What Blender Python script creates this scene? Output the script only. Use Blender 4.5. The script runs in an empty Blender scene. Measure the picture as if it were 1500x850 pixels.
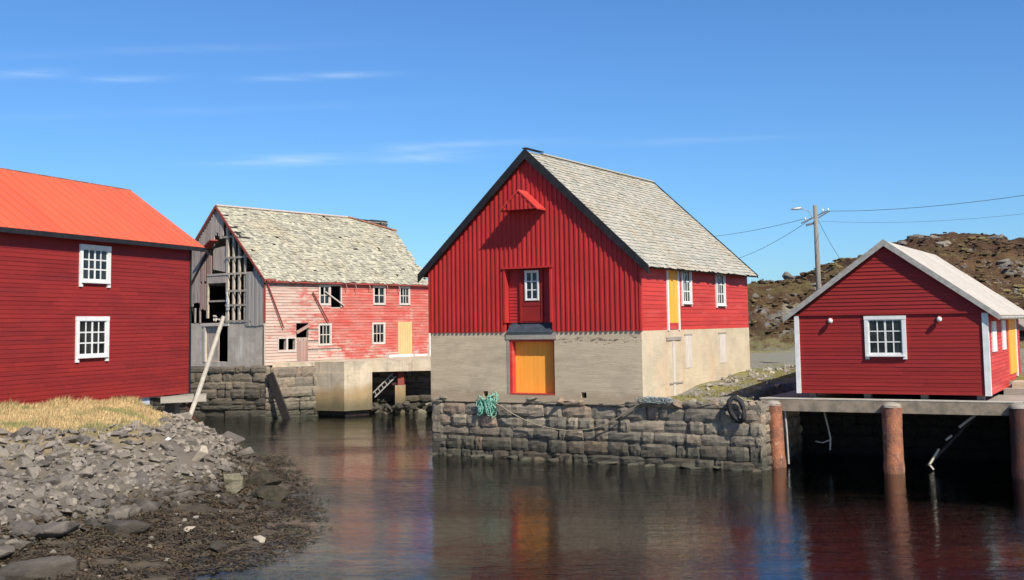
import bpy, bmesh, math, random
from mathutils import Vector, Matrix, noise as mn
R = math.radians
sc = bpy.context.scene
col = sc.collection
rnd = random.Random(7)

# ------------------------------------------------------------------ camera
EYE = Vector((0, 0, 4.9))
cam_d = bpy.data.cameras.new('camera'); cam = bpy.data.objects.new('camera', cam_d); col.objects.link(cam)
cam_d.sensor_width = 36; cam_d.sensor_fit = 'HORIZONTAL'; cam_d.lens = 1690 / 1500 * 36
cam_d.shift_y = -95 / 1500
cam_d.clip_start = .1; cam_d.clip_end = 3000
_p, _r = math.atan(145 / 1690), .015
F = Vector((0, math.cos(_p), math.sin(_p))); U0 = Vector((0, -math.sin(_p), math.cos(_p))); R0 = Vector((1, 0, 0))
Uv = U0 * math.cos(_r) + R0 * math.sin(_r); Rv = R0 * math.cos(_r) - U0 * math.sin(_r)
cam.matrix_world = Matrix(((Rv.x, Uv.x, -F.x, EYE.x), (Rv.y, Uv.y, -F.y, EYE.y), (Rv.z, Uv.z, -F.z, EYE.z), (0, 0, 0, 1)))
sc.camera = cam

# ------------------------------------------------------------------ light
SUN = Vector((1.26, -1.90, 2.1)).normalized()
SUN_STRENGTH, SKY_STRENGTH, EXPOSURE = 5.0, .088, .50
sc.view_settings.view_transform = 'Standard'; sc.view_settings.look = 'None'
sc.view_settings.exposure = EXPOSURE; sc.view_settings.gamma = 1
sc.view_settings.use_curve_mapping = False
sl = bpy.data.lights.new('sun', 'SUN'); so = bpy.data.objects.new('sun', sl); col.objects.link(so)
sl.energy = SUN_STRENGTH; sl.angle = R(.5); sl.color = (1, .94, .83)
so.location = (20, -30, 40); so.rotation_euler = SUN.to_track_quat('Z', 'Y').to_euler()
w = bpy.data.worlds.new('World'); sc.world = w; w.use_nodes = True
wn, wl = w.node_tree.nodes, w.node_tree.links; wn.clear()
sky = wn.new('ShaderNodeTexSky'); sky.sky_type = 'NISHITA'; sky.sun_disc = False
sky.sun_elevation = math.asin(SUN.z); sky.sun_rotation = math.atan2(SUN.x, SUN.y)
sky.altitude = 0; sky.air_density = 1.0; sky.dust_density = .25; sky.ozone_density = 3.5
bg = wn.new('ShaderNodeBackground'); bg.inputs[1].default_value = SKY_STRENGTH
wo = wn.new('ShaderNodeOutputWorld'); tc = wn.new('ShaderNodeTexCoord')
sep = wn.new('ShaderNodeSeparateXYZ'); wl.new(tc.outputs['Generated'], sep.inputs[0])
def wm(op, a, b=None, clamp=False):
    n = wn.new('ShaderNodeMath'); n.operation = op; n.use_clamp = clamp
    for i, v in enumerate((a, b)):
        if v is None: continue
        if isinstance(v, (int, float)): n.inputs[i].default_value = v
        else: wl.new(v, n.inputs[i])
    return n.outputs[0]
ax = wm('DIVIDE', sep.outputs[0], sep.outputs[1]); el = wm('DIVIDE', sep.outputs[2], sep.outputs[1])
front = wm('GREATER_THAN', sep.outputs[1], 0.)
mp = wn.new('ShaderNodeMapping'); mp.inputs['Scale'].default_value = (5, 5, 55); wl.new(tc.outputs['Generated'], mp.inputs[0])
nz = wn.new('ShaderNodeTexNoise'); nz.inputs['Scale'].default_value = 2.2; nz.inputs['Detail'].default_value = 6; nz.inputs['Distortion'].default_value = .6
wl.new(mp.outputs[0], nz.inputs[0])
cl = None
for (cx, cz, sx, sz, k) in ((-.195, .1455, .060, .0042, .8), (-.075, .1465, .045, .0042, .75), (-.17, .220, .05, .0028, .6), (-.33, .221, .035, .0035, .5), (-.42, .226, .03, .004, .5),
                            (-.03, .158, .07, .003, .35), (.16, .158, .09, .003, .22), (-.09, .153, .02, .003, .5), (-.30, .19, .2, .004, .12), (-.3, .245, .12, .004, .2)):
    g = wm('ADD', wm('POWER', wm('ABSOLUTE', wm('DIVIDE', wm('SUBTRACT', ax, cx), sx)), 2.), wm('POWER', wm('ABSOLUTE', wm('DIVIDE', wm('SUBTRACT', el, wm('ADD', cz, wm('MULTIPLY', wm('SUBTRACT', ax, cx), .02))), sz)), 2.))
    e = wm('MULTIPLY', wm('EXPONENT', wm('MULTIPLY', g, -1.)), k)
    cl = e if cl is None else wm('ADD', cl, e)
nf = wm('MULTIPLY', wm('SUBTRACT', nz.outputs[0], .28), 2.2, True)
cf = wm('MULTIPLY', wm('MULTIPLY', wm('MULTIPLY', cl, nf, True), front), .62)
mx = wn.new('ShaderNodeMix'); mx.data_type = 'RGBA'
wl.new(cf, mx.inputs[0]); wl.new(sky.outputs[0], mx.inputs[6]); mx.inputs[7].default_value = (13, 9.8, 7.9, 1)
gm = wn.new('ShaderNodeMix'); gm.data_type = 'RGBA'; gm.blend_type = 'MULTIPLY'; gm.inputs[0].default_value = 1.; gm.inputs[7].default_value = (.50, .80, 1.13, 1)
wl.new(mx.outputs[2], gm.inputs[6]); wl.new(gm.outputs[2], bg.inputs[0]); wl.new(bg.outputs[0], wo.inputs[0])

# ------------------------------------------------------------------ helpers
class MB:
    def __init__(s, O=(0, 0, 0), A=(1, 0, 0), B=(0, 1, 0), C=(0, 0, 1)):
        s.v = []; s.f = []; s.k = []; s.setM(O, A, B, C)
    def setM(s, O, A=(1, 0, 0), B=(0, 1, 0), C=(0, 0, 1)):
        s.O, s.A, s.B, s.C = map(Vector, (O, A, B, C)); return s
    def P(s, p): return s.O + s.A * p[0] + s.B * p[1] + s.C * p[2]
    def add(s, vs, fs):
        n = len(s.v); s.k.append((n, len(s.f))); s.v += [s.P(p) for p in vs]; s.f += [tuple(i + n for i in f) for f in fs]
    def box(s, a0, a1, b0, b1, c0, c1):
        s.add([(a0, b0, c0), (a1, b0, c0), (a1, b1, c0), (a0, b1, c0), (a0, b0, c1), (a1, b0, c1), (a1, b1, c1), (a0, b1, c1)],
              [(0, 3, 2, 1), (4, 5, 6, 7), (0, 1, 5, 4), (1, 2, 6, 5), (2, 3, 7, 6), (3, 0, 4, 7)])
    def prism(s, poly, b0, b1):            # poly in (a, c), extruded along b
        n = len(poly)
        s.add([(a, b0, c) for a, c in poly] + [(a, b1, c) for a, c in poly],
              [tuple(range(n)), tuple(range(2 * n - 1, n - 1, -1))] + [((i + 1) % n, i, i + n, (i + 1) % n + n) for i in range(n)])
    def slab(s, poly, c0, c1):             # poly in (a, b), extruded along c
        n = len(poly)
        s.add([(a, b, c0) for a, b in poly] + [(a, b, c1) for a, b in poly],
              [tuple(range(n - 1, -1, -1)), tuple(range(n, 2 * n))] + [(i, (i + 1) % n, (i + 1) % n + n, i + n) for i in range(n)])
    def beam(s, p, q, w_, h):              # rectangular bar between two points
        p, q = Vector(p), Vector(q); d = (q - p).normalized()
        side = d.cross(Vector((0, 0, 1)));
        if side.length < 1e-3: side = Vector((1, 0, 0))
        side.normalize(); up = side.cross(d)
        vs = []
        for e in (p, q):
            for sx, sy in ((-1, -1), (1, -1), (1, 1), (-1, 1)): vs.append(e + side * sx * w_ / 2 + up * sy * h / 2)
        s.add(vs, [(0, 1, 2, 3), (7, 6, 5, 4), (0, 4, 5, 1), (1, 5, 6, 2), (2, 6, 7, 3), (3, 7, 4, 0)])
    def tube(s, pts, r, n=8, caps=True, closed=False):
        pts = [Vector(p) for p in pts]; m = len(pts); rr = r if isinstance(r, (list, tuple)) else [r] * m
        vs = []; prev = None
        for i, p in enumerate(pts):
            if closed: t = pts[(i + 1) % m] - pts[i - 1]
            else: t = pts[min(i + 1, m - 1)] - pts[max(i - 1, 0)]
            t.normalize()
            a = prev if prev is not None else (Vector((1, 0, 0)) if abs(t.x) < .8 else Vector((0, 1, 0)))
            a = (a - t * a.dot(t)).normalized(); prev = a; b = t.cross(a)
            for k in range(n):
                th = 2 * math.pi * k / n; vs.append(p + (a * math.cos(th) + b * math.sin(th)) * rr[i])
        fs = []
        for i in range(m if closed else m - 1):
            j = (i + 1) % m
            for k in range(n): fs.append((i * n + k, i * n + (k + 1) % n, j * n + (k + 1) % n, j * n + k))
        if caps and not closed: fs += [tuple(range(n - 1, -1, -1)), tuple(range((m - 1) * n, m * n))]
        s.add(vs, fs)
    def build(s, name, mat, parent=None, smooth=False):
        me = bpy.data.meshes.new(name); me.from_pydata([tuple(v) for v in s.v], [], s.f); me.materials.append(mat)
        if smooth: me.polygons.foreach_set('use_smooth', [True] * len(me.polygons))
        me.update(); o = bpy.data.objects.new(name, me); col.objects.link(o)
        if parent: o.parent = parent
        return o
def build_each(mb, name, mat, parent=None, smooth=False):   # one object for every piece
    ks = mb.k + [(len(mb.v), len(mb.f))]
    for (v0, f0), (v1, f1) in zip(ks, ks[1:]):
        q = MB(); q.v = mb.v[v0:v1]; q.f = [tuple(i - v0 for i in f) for f in mb.f[f0:f1]]; q.build(name, mat, parent, smooth)
def tag(o, label=None, cat=None, group=None, kind=None):
    if label: o['label'] = label
    if cat: o['category'] = cat
    if group: o['group'] = group
    if kind: o['kind'] = kind
    return o
def thing(name, loc, rz, label, cat, group=None):
    o = bpy.data.objects.new(name, None); col.objects.link(o); o.location = loc; o.rotation_euler = (0, 0, rz)
    return tag(o, label, cat, group)
def seg_wall(mb, a0, a1, c0, c1, b0, b1, ops):      # rectangular wall slab with openings
    xs = sorted({a0, a1, *[min(max(v, a0), a1) for o in ops for v in o[:2]]})
    for x0, x1 in zip(xs, xs[1:]):
        xm = (x0 + x1) / 2; z = c0
        for o in sorted([o for o in ops if o[0] < xm < o[1]], key=lambda o: o[2]):
            if o[2] > z: mb.box(x0, x1, b0, b1, z, o[2])
            z = max(z, o[3])
        if z < c1: mb.box(x0, x1, b0, b1, z, c1)
def clap(mb, xl, xr, c0, c1, e, ops=(), proud=.028, rd=rnd, seg=(2.2, 4.5), drop=0., wob=.0):   # horizontal boards
    z = c0
    while z < c1 - .01:
        zt = min(z + e, c1); zm = (z + zt) / 2
        iv = [(None, None)]; L, Rr = xl(zm), xr(zm); cuts = [(L, Rr)]
        for o in ops:
            if o[2] < zm < o[3]:
                new = []
                for p, q in cuts:
                    if o[1] <= p or o[0] >= q: new.append((p, q)); continue
                    if o[0] > p: new.append((p, o[0]))
                    if o[1] < q: new.append((o[1], q))
                cuts = new
        for p, q in cuts:
            x = p
            while x < q - .01:
                y = min(x + rd.uniform(*seg), q)
                if q - y < .5: y = q
                if not (drop and rd.random() < drop):
                    xb0 = xl(z) if x == L else x; xt0 = xl(zt) if x == L else x
                    xb1 = xr(z) if y == Rr else y - .004; xt1 = xr(zt) if y == Rr else y - .004
                    if xt1 < xt0: xt0 = xt1 = (xt0 + xt1) / 2
                    j = rd.uniform(-.003, .003); w1 = rd.uniform(-wob, wob); w2 = rd.uniform(-wob, wob)
                    mb.add([(xb0, -proud + j, z + w1), (xb1, -proud + j, z + w2), (xt1, -.004, zt + w2), (xt0, -.004, zt + w1), (xb0, 0, z + w1), (xb1, 0, z + w2)],
                           [(0, 1, 2, 3), (4, 5, 1, 0), (4, 0, 3), (1, 5, 2)])
                x = y
        z += e
def slates(mb, L, S, e, wd, keep=None, rd=rnd, jit=.006, rowj=.01, th=.010, miss=0., sj=.0):
    s = -.03; row = 0
    while s < S:
        a = -(row % 2) * wd / 2 + rd.uniform(-.04, .04)
        while a < L:
            ww = wd * rd.uniform(.78, 1.22); a0, a1 = max(a, 0), min(a + ww, L); a += ww
            if a1 - a0 < .03: continue
            if keep and not keep((a0 + a1) / 2, s + e / 2): continue
            if miss and rd.random() < miss: continue
            s0 = s + rd.uniform(-rowj, rowj); s1 = min(s + e * 1.5, S + .02); n0 = .045 + rd.uniform(-jit, jit); n1 = .012; n2 = rd.uniform(-jit, jit) * .7
            q = rd.uniform(-sj, sj)
            mb.add([(a0 + .004, s0 + q, n0 + n2), (a1 - .004, s0 - q, n0 - n2), (a1 - .004, s1, n1), (a0 + .004, s1, n1), (a0 + .004, s0 + q, n0 + n2 - th), (a1 - .004, s0 - q, n0 - n2 - th)],
                   [(0, 1, 2, 3), (4, 5, 1, 0), (0, 3, 4), (1, 5, 2)])
        s += e; row += 1

# ------------------------------------------------------------------ materials
def new_mat(name):
    m = bpy.data.materials.new(name); m.use_nodes = True; nt = m.node_tree
    return m, nt, nt.nodes['Principled BSDF'], nt.nodes, nt.links
class NB:
    def __init__(s, nt): s.n, s.l = nt.nodes, nt.links
    def coord(s, scale=(1, 1, 1), src='Object', rot=(0, 0, 0)):
        t = s.n.new('ShaderNodeTexCoord'); m = s.n.new('ShaderNodeMapping'); m.inputs['Scale'].default_value = scale; m.inputs['Rotation'].default_value = rot
        s.l.new(t.outputs[src], m.inputs[0]); return m.outputs[0]
    def noise(s, vec, sc_, det=5, rough=.6, dist=0.):
        n = s.n.new('ShaderNodeTexNoise'); n.inputs['Scale'].default_value = sc_; n.inputs['Detail'].default_value = det
        n.inputs['Roughness'].default_value = rough; n.inputs['Distortion'].default_value = dist; s.l.new(vec, n.inputs[0]); return n.outputs[0]
    def ramp(s, f, a, b):
        n = s.n.new('ShaderNodeMapRange'); n.inputs[1].default_value = a; n.inputs[2].default_value = b; n.interpolation_type = 'SMOOTHSTEP'; s.l.new(f, n.inputs[0]); return n.outputs[0]
    def mix(s, f, a, b, mode='MIX'):
        n = s.n.new('ShaderNodeMix'); n.data_type = 'RGBA'; n.blend_type = mode
        for i, v in ((0, f), (6, a), (7, b)):
            if isinstance(v, (int, float)): n.inputs[i].default_value = v
            elif isinstance(v, tuple): n.inputs[i].default_value = (*[c_ * .84 for c_ in v], 1)
            else: s.l.new(v, n.inputs[i])
        return n.outputs[2]
    def math(s, op, a, b=0., clamp=False):
        n = s.n.new('ShaderNodeMath'); n.operation = op; n.use_clamp = clamp
        for i, v in enumerate((a, b)):
            if isinstance(v, (int, float)): n.inputs[i].default_value = v
            else: s.l.new(v, n.inputs[i])
        return n.outputs[0]
    def island(s): return s.n.new('ShaderNodeNewGeometry').outputs['Random Per Island']
    def wz(s):
        g = s.n.new('ShaderNodeNewGeometry'); x = s.n.new('ShaderNodeSeparateXYZ'); s.l.new(g.outputs['Position'], x.inputs[0]); return x.outputs
    def oxyz(s):
        t = s.n.new('ShaderNodeTexCoord'); x = s.n.new('ShaderNodeSeparateXYZ'); s.l.new(t.outputs['Object'], x.inputs[0]); return x.outputs
    def bump(s, h, bsdf, st=.3, d=.02):
        n = s.n.new('ShaderNodeBump'); n.inputs['Strength'].default_value = st; n.inputs['Distance'].default_value = d
        s.l.new(h, n.inputs['Height']); s.l.new(n.outputs[0], bsdf.inputs['Normal'])
def simple(name, c1, c2, scale=3, rough=.7, stretch=(1, 1, 1), lo=.35, hi=.65, isl=0., bump=.25, bd=.01, bscale=None, c3=None, s3=1., lo3=.5, hi3=.7, spec=.3, metal=0., str3=(1, 1, 1)):
    m, nt, b, n, l = new_mat(name); B = NB(nt)
    v = B.coord(stretch); f = B.ramp(B.noise(v, scale), lo, hi); c = B.mix(f, c1, c2)
    if c3: c = B.mix(B.ramp(B.noise(B.coord(str3), s3, 6, .65), lo3, hi3), c, c3)
    if isl:
        k = B.math('ADD', B.math('MULTIPLY', B.island(), 2 * isl), 1 - isl)
        hs = n.new('ShaderNodeHueSaturation'); l.new(k, hs.inputs['Value']); l.new(c, hs.inputs['Color']); c = hs.outputs[0]
    l.new(c, b.inputs['Base Color']); b.inputs['Roughness'].default_value = rough; b.inputs['Specular IOR Level'].default_value = spec; b.inputs['Metallic'].default_value = metal
    if bump: B.bump(B.noise(v, bscale or scale * 6, 4), b, bump, bd)
    return m
M = {}
M['red_l'] = simple('dark_red_paint', (.28, .021, .017), (.235, .018, .016), 1.2, .62, (.4, .4, 1), isl=.10, c3=(.20, .018, .018), s3=.7, lo3=.47, hi3=.68, str3=(.35, .35, 3))
M['red_c'] = simple('barn_red_paint', (.50, .032, .029), (.43, .027, .025), 1.5, .6, (1, 1, .4), isl=.09, c3=(.38, .03, .028), s3=.9, lo3=.5, hi3=.75, str3=(1, 1, .3))
M['red_cs'] = simple('bright_red_paint', (.56, .050, .038), (.49, .044, .034), 1.5, .6, (.3, .3, 2), isl=.10, c3=(.62, .11, .09), s3=1.1, lo3=.5, hi3=.8, str3=(.4, .4, 3))
M['red_s'] = simple('crimson_paint', (.305, .019, .015), (.26, .017, .014), 1.6, .6, (.4, .4, 2), isl=.08, c3=(.27, .018, .022), s3=.8, lo3=.5, hi3=.8, str3=(.3, .3, 3))
M['white'] = simple('white_paint', (.80, .79, .75), (.70, .69, .65), 4, .5, bump=.1, isl=.03)
M['black'] = simple('black_tar_paint', (.012, .013, .016), (.022, .022, .024), 3, .6)
M['slategrey'] = simple('dark_grey_felt', (.05, .065, .085), (.035, .045, .06), 5, .8)
M['orange'] = simple('ochre_door_paint', (1.1, .435, .06), (1.04, .40, .055), 2, .55, (3, 3, .3), isl=.03)
M['yellow'] = simple('yellow_door_paint', (.98, .44, .06), (.92, .40, .05), 3, .55, (3, 3, .5))
M['orange_roof'] = simple('orange_metal_roof', (.76, .125, .052), (.69, .11, .047), .6, .5, (1, .3, .3), bump=.04, spec=.35, c3=(.66, .12, .05), s3=.35, lo3=.5, hi3=.9)
M['glass'] = None
def glass_mat():
    m, nt, b, n, l = new_mat('window_glass'); B = NB(nt)
    f = B.ramp(B.noise(B.coord(), 1.6, 3), .4, .6)
    l.new(B.mix(f, (.006, .008, .011), (.03, .033, .035)), b.inputs['Base Color']); b.inputs['Roughness'].default_value = .06
    b.inputs['Specular IOR Level'].default_value = .5; B.bump(B.noise(B.coord(), 2.2, 2), b, .06, .02); return m
M['glass'] = glass_mat()
M['fascia_grey'] = simple('weathered_grey_board', (.40, .375, .34), (.30, .28, .25), 6, .8, (1, 1, 1), isl=.1)
M['beam'] = simple('weathered_concrete_beam', (.34, .265, .19), (.22, .175, .125), 3, .85, c3=(.16, .14, .11), s3=1.5, lo3=.5, hi3=.75, bump=.4)
def slate(name, ca, cb, cc, moss, isl):
    m, nt, b, n, l = new_mat(name); B = NB(nt)
    k = B.island(); c = B.mix(B.ramp(k, .1, .9), ca, cb)
    c = B.mix(B.math('MULTIPLY', B.ramp(B.math('FRACT', B.math('MULTIPLY', k, 7.3)), .6, 1.), .8), c, cc)
    c = B.mix(B.math('MULTIPLY', B.ramp(B.noise(B.coord(), 7, 5, .7), .5, .7), .55), c, moss)
    c = B.mix(B.math('MULTIPLY', B.ramp(B.noise(B.coord(), .6, 5, .6), .45, .7), .5), c, (.40, .33, .22))
    v = B.math('ADD', B.math('MULTIPLY', B.math('FRACT', B.math('MULTIPLY', k, 13.7)), 2 * isl), 1 - isl)
    hs = n.new('ShaderNodeHueSaturation'); l.new(v, hs.inputs['Value']); l.new(c, hs.inputs['Color'])
    l.new(hs.outputs[0], b.inputs['Base Color']); b.inputs['Roughness'].default_value = .85; b.inputs['Specular IOR Level'].default_value = .2
    B.bump(B.noise(B.coord(), 22, 4), b, .4, .012); return m
M['slate'] = slate('slate_tiles', (.46, .42, .34), (.38, .37, .31), (.50, .42, .33), (.50, .47, .38), .10)
M['slate_old'] = slate('old_lichen_slates', (.46, .42, .31), (.38, .355, .27), (.24, .22, .18), (.55, .50, .37), .17)
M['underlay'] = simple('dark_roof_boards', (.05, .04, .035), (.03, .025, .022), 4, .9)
M['shed_roof'] = simple('pale_roof_sheet', (.55, .48, .40), (.49, .43, .36), 2.5, .75, (3, .4, 1), c3=(.48, .43, .36), s3=1.2, lo3=.55, hi3=.9, isl=.04)
def concrete(name, ca, cb, dark, warm=None, hs_=(.25, .25, 2.2), spall=False, tide=False):
    m, nt, b, n, l = new_mat(name); B = NB(nt)
    c = B.mix(B.ramp(B.noise(B.coord(hs_), 1.6, 7, .65), .35, .68), ca, cb)
    c = B.mix(B.math('MULTIPLY', B.ramp(B.noise(B.coord((.5, .5, 5)), 3.2, 5, .7), .60, .68), .55), c, dark)
    c = B.mix(B.math('MULTIPLY', B.ramp(B.noise(B.coord((1, 1, 1)), 9, 4, .7), .55, .75), .4), c, dark)
    if warm: c = B.mix(B.math('MULTIPLY', B.ramp(B.noise(B.coord((1.5, 1.5, .35)), 1.1, 3), .52, .75), .6), c, warm)
    h = B.noise(B.coord((.5, .5, 6)), 4, 6, .7)
    big = B.ramp(B.noise(B.coord((.5, .5, .9), rot=(.3, .2, .5)), 1.3, 7, .65), .46, .60); c = B.mix(B.math('MULTIPLY', big, .32), c, dark)
    if spall:
        o = B.oxyz(); z = B.math('ADD', o[2], B.math('MULTIPLY', B.noise(B.coord((1, 1, 1)), 1.5, 6, .7), .7))
        band = B.math('MULTIPLY', B.math('MULTIPLY', B.ramp(z, 4.50, 4.56), B.math('SUBTRACT', 1., B.ramp(z, 4.66, 4.72))), B.ramp(o[0], 5.3, 5.8))
        cr = B.ramp(B.noise(B.coord((1, 1, 2.5)), 3.4, 6, .75), .5, .56); band = B.math('MULTIPLY', band, cr)
        c = B.mix(B.math('MULTIPLY', band, .8), c, (.09, .075, .06)); h = B.math('SUBTRACT', h, B.math('MULTIPLY', band, 2.))
        z2 = B.math('SUBTRACT', o[2], B.math('MULTIPLY', B.noise(B.coord(), 2.5, 5, .7), .7))
        c = B.mix(B.math('MULTIPLY', B.math('SUBTRACT', 1., B.ramp(z2, 1.9, 2.2)), .45), c, (.30, .20, .13))
    if tide:
        z = B.math('ADD', B.wz()[2], B.math('MULTIPLY', B.math('SUBTRACT', B.noise(B.coord((1, 1, .4)), 1.1, 6, .7), .5), 1.1))
        c = B.mix(B.math('MULTIPLY', B.math('SUBTRACT', 1., B.ramp(z, 1.2, 1.9)), .8), c, (.34, .22, .09))
        c = B.mix(B.math('MULTIPLY', B.math('SUBTRACT', 1., B.ramp(z, .4, 1.3)), .85), c, (.11, .10, .06))
        dr = B.ramp(B.noise(B.coord((2.2, 2.2, .12)), 1.6, 5, .6), .52, .7); c = B.mix(B.math('MULTIPLY', dr, .5), c, (.20, .18, .15))
    l.new(c, b.inputs['Base Color']); b.inputs['Roughness'].default_value = .9; b.inputs['Specular IOR Level'].default_value = .2
    B.bump(h, b, .45, .025); return m
M['conc_f'] = concrete('weathered_board_marked_concrete', (.62, .50, .345), (.51, .41, .28), (.33, .26, .185), spall=True)
M['conc_s'] = concrete('cream_rendered_concrete', (.64, .53, .37), (.55, .46, .33), (.38, .32, .24), (.62, .38, .23), (.6, .6, .8))
M['conc_g'] = concrete('grey_concrete', (.40, .35, .29), (.31, .275, .23), (.18, .16, .13))
M['conc_o'] = concrete('old_quay_concrete', (.66, .54, .39), (.52, .43, .31), (.20, .18, .14), (.42, .26, .10), (1, 1, .6), tide=True)
M['conc_w'] = concrete('whitewashed_blocks', (.66, .56, .45), (.52, .44, .35), (.32, .27, .21), (.95, .86, .74), (1, 1, 1))
M['panel'] = simple('bleached_board', (.66, .60, .52), (.56, .48, .42), 4, .85, (2, 2, .5))
def stone_mat(name, c1, c2, c3, tide=.75, algae=(.035, .035, .025), moss=(.12, .10, .05)):
    m, nt, b, n, l = new_mat(name); B = NB(nt); k = B.island()
    c = B.mix(B.ramp(k, .0, 1.), c1, c2); c = B.mix(B.math('MULTIPLY', B.ramp(B.math('FRACT', B.math('MULTIPLY', k, 9.1)), .7, .95), .8), c, c3)
    c = B.mix(B.math('MULTIPLY', B.ramp(B.noise(B.coord(), 5, 7, .7), .45, .7), .6), c, (.10, .09, .075))
    c = B.mix(B.math('MULTIPLY', B.ramp(B.noise(B.coord(), 11, 6, .75), .58, .7), .5), c, (.36, .34, .29))
    c = B.mix(B.math('MULTIPLY', B.ramp(B.noise(B.coord((1, 1, 1)), 1.2, 5), .55, .75), .45), c, moss)
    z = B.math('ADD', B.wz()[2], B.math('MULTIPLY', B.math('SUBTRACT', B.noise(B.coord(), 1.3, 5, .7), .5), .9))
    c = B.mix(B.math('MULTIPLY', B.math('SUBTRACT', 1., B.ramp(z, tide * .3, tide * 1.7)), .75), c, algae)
    l.new(c, b.inputs['Base Color']); b.inputs['Roughness'].default_value = .88; b.inputs['Specular IOR Level'].default_value = .25
    B.bump(B.noise(B.coord(), 9, 8, .7), b, .7, .05); return m
M['quay'] = stone_mat('quay_granite', (.33, .275, .20), (.20, .17, .13), (.34, .235, .16), .80)
M['quay_dark'] = stone_mat('old_quay_stone', (.21, .17, .125), (.11, .09, .07), (.30, .23, .16), 1.25)
M['under_stone_shade'] = stone_mat('wet_stone_painted_shade', (.05, .043, .035), (.03, .026, .02), (.06, .05, .035), 1.4, (.02, .018, .013), (.04, .035, .02))  # wet stone; the deck's shade on the rear wall is painted into these colours
M['joint'] = simple('dark_joint', (.035, .03, .026), (.06, .05, .04), 5, .95)
def rock_mat(name, light, dark, tide=True, pale=False):
    m, nt, b, n, l = new_mat(name); B = NB(nt)
    k = B.island(); oi = n.new('ShaderNodeObjectInfo').outputs['Random']; k = B.math('FRACT', B.math('ADD', k, oi))
    c = B.mix(k, light, dark); v = B.coord((1, 1, 1), 'Object')
    c = B.mix(B.math('MULTIPLY', B.ramp(B.math('FRACT', B.math('MULTIPLY', k, 11.3)), .86, .97), .7), c, (.40, .34, .26))
    c = B.mix(B.math('MULTIPLY', B.ramp(B.noise(v, 4, 8, .7), .45, .7), .45), c, (.11, .10, .095))
    c = B.mix(B.math('MULTIPLY', B.ramp(B.noise(v, 9, 6, .7), .56, .7), .35), c, (.36, .34, .31))
    if tide:
        z = B.math('ADD', B.wz()[2], B.math('MULTIPLY', B.math('SUBTRACT', B.noise(v, 1.3, 5, .7), .5), .5))
        c = B.mix(B.math('MULTIPLY', B.math('SUBTRACT', 1., B.ramp(z, .25, .75)), .85), c, (.045, .036, .024))
    l.new(c, b.inputs['Base Color']); b.inputs['Roughness'].default_value = .85; b.inputs['Specular IOR Level'].default_value = .25
    B.bump(B.noise(v, 3.2, 9, .75), b, 1., .09); return m
M['rock'] = rock_mat('shore_rock', (.37, .31, .245), (.14, .12, .10))
M['rock_pale'] = simple('pale_boulder', (.50, .42, .31), (.40, .33, .25), 4, .85, c3=(.36, .31, .25), s3=3, bump=.5, bd=.03)
M['weed_stone'] = simple('dull_stone', (.30, .26, .20), (.17, .15, .12), 4, .85, isl=.3)
M['weed'] = simple('seaweed', (.085, .055, .028), (.045, .034, .018), 2, .5, isl=.6, c3=(.10, .085, .04), s3=.8, bump=0)
M['straw'] = simple('dry_grass', (.68, .48, .23), (.56, .39, .18), .8, .9, isl=.35, c3=(.30, .28, .11), s3=.6, lo3=.46, hi3=.62, bump=0)
M['rust'] = simple('rusty_steel', (.40, .15, .075), (.17, .08, .055), 2.2, .75, (1, 1, .8), .35, .65, c3=(.48, .30, .19), s3=5, lo3=.58, hi3=.7, str3=(1, 1, .5), bump=.8, bd=.05)
M['rust_dark'] = simple('dark_rusty_steel', (.10, .035, .025), (.05, .03, .025), 2.5, .8, (1, 1, .6), bump=.6, bd=.03)
M['oldwood'] = simple('grey_old_wood', (.56, .45, .37), (.37, .30, .25), 3, .9, (4, 4, .5), isl=.22)
M['oldwood_pink'] = simple('pinkish_old_wood', (.42, .22, .17), (.34, .26, .22), 2, .9, (4, 4, .5), isl=.2)
M['sheet'] = simple('grey_sheet_boards', (.48, .42, .36), (.38, .33, .29), 2, .7, (4, 4, .3), isl=.12)
M['palewood'] = simple('bleached_timber', (.55, .49, .40), (.45, .40, .33), 5, .8)
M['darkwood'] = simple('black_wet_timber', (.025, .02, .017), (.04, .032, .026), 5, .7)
M['stud'] = simple('weathered_studs', (.55, .46, .36), (.38, .32, .26), 5, .85, isl=.15)
M['net'] = simple('green_net', (.13, .42, .30), (.30, .55, .42), 6, .8, isl=.3, bump=0)
M['net_blue'] = simple('faded_blue_net', (.20, .23, .24), (.34, .38, .33), 6, .8, isl=.3, bump=0)
M['rope'] = simple('old_rope', (.34, .28, .19), (.25, .21, .14), 20, .9)
M['tyre'] = simple('black_rubber', (.015, .015, .018), (.03, .03, .032), 8, .7)
M['pole'] = simple('grey_pole_wood', (.27, .24, .20), (.20, .18, .155), 3, .85, (6, 6, .5))
M['wire'] = simple('cable', (.13, .14, .16), (.10, .11, .12), 3, .6, bump=0)
M['galv'] = simple('galvanised_metal', (.5, .52, .54), (.42, .44, .46), 5, .45, metal=.4, bump=.05)
M['redwood'] = simple('faded_red_wood', (.36, .06, .045), (.26, .07, .055), 3, .85)
M['bluewhite'] = simple('pale_blue_sheet', (.36, .45, .58), (.5, .55, .62), 3, .6)
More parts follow.
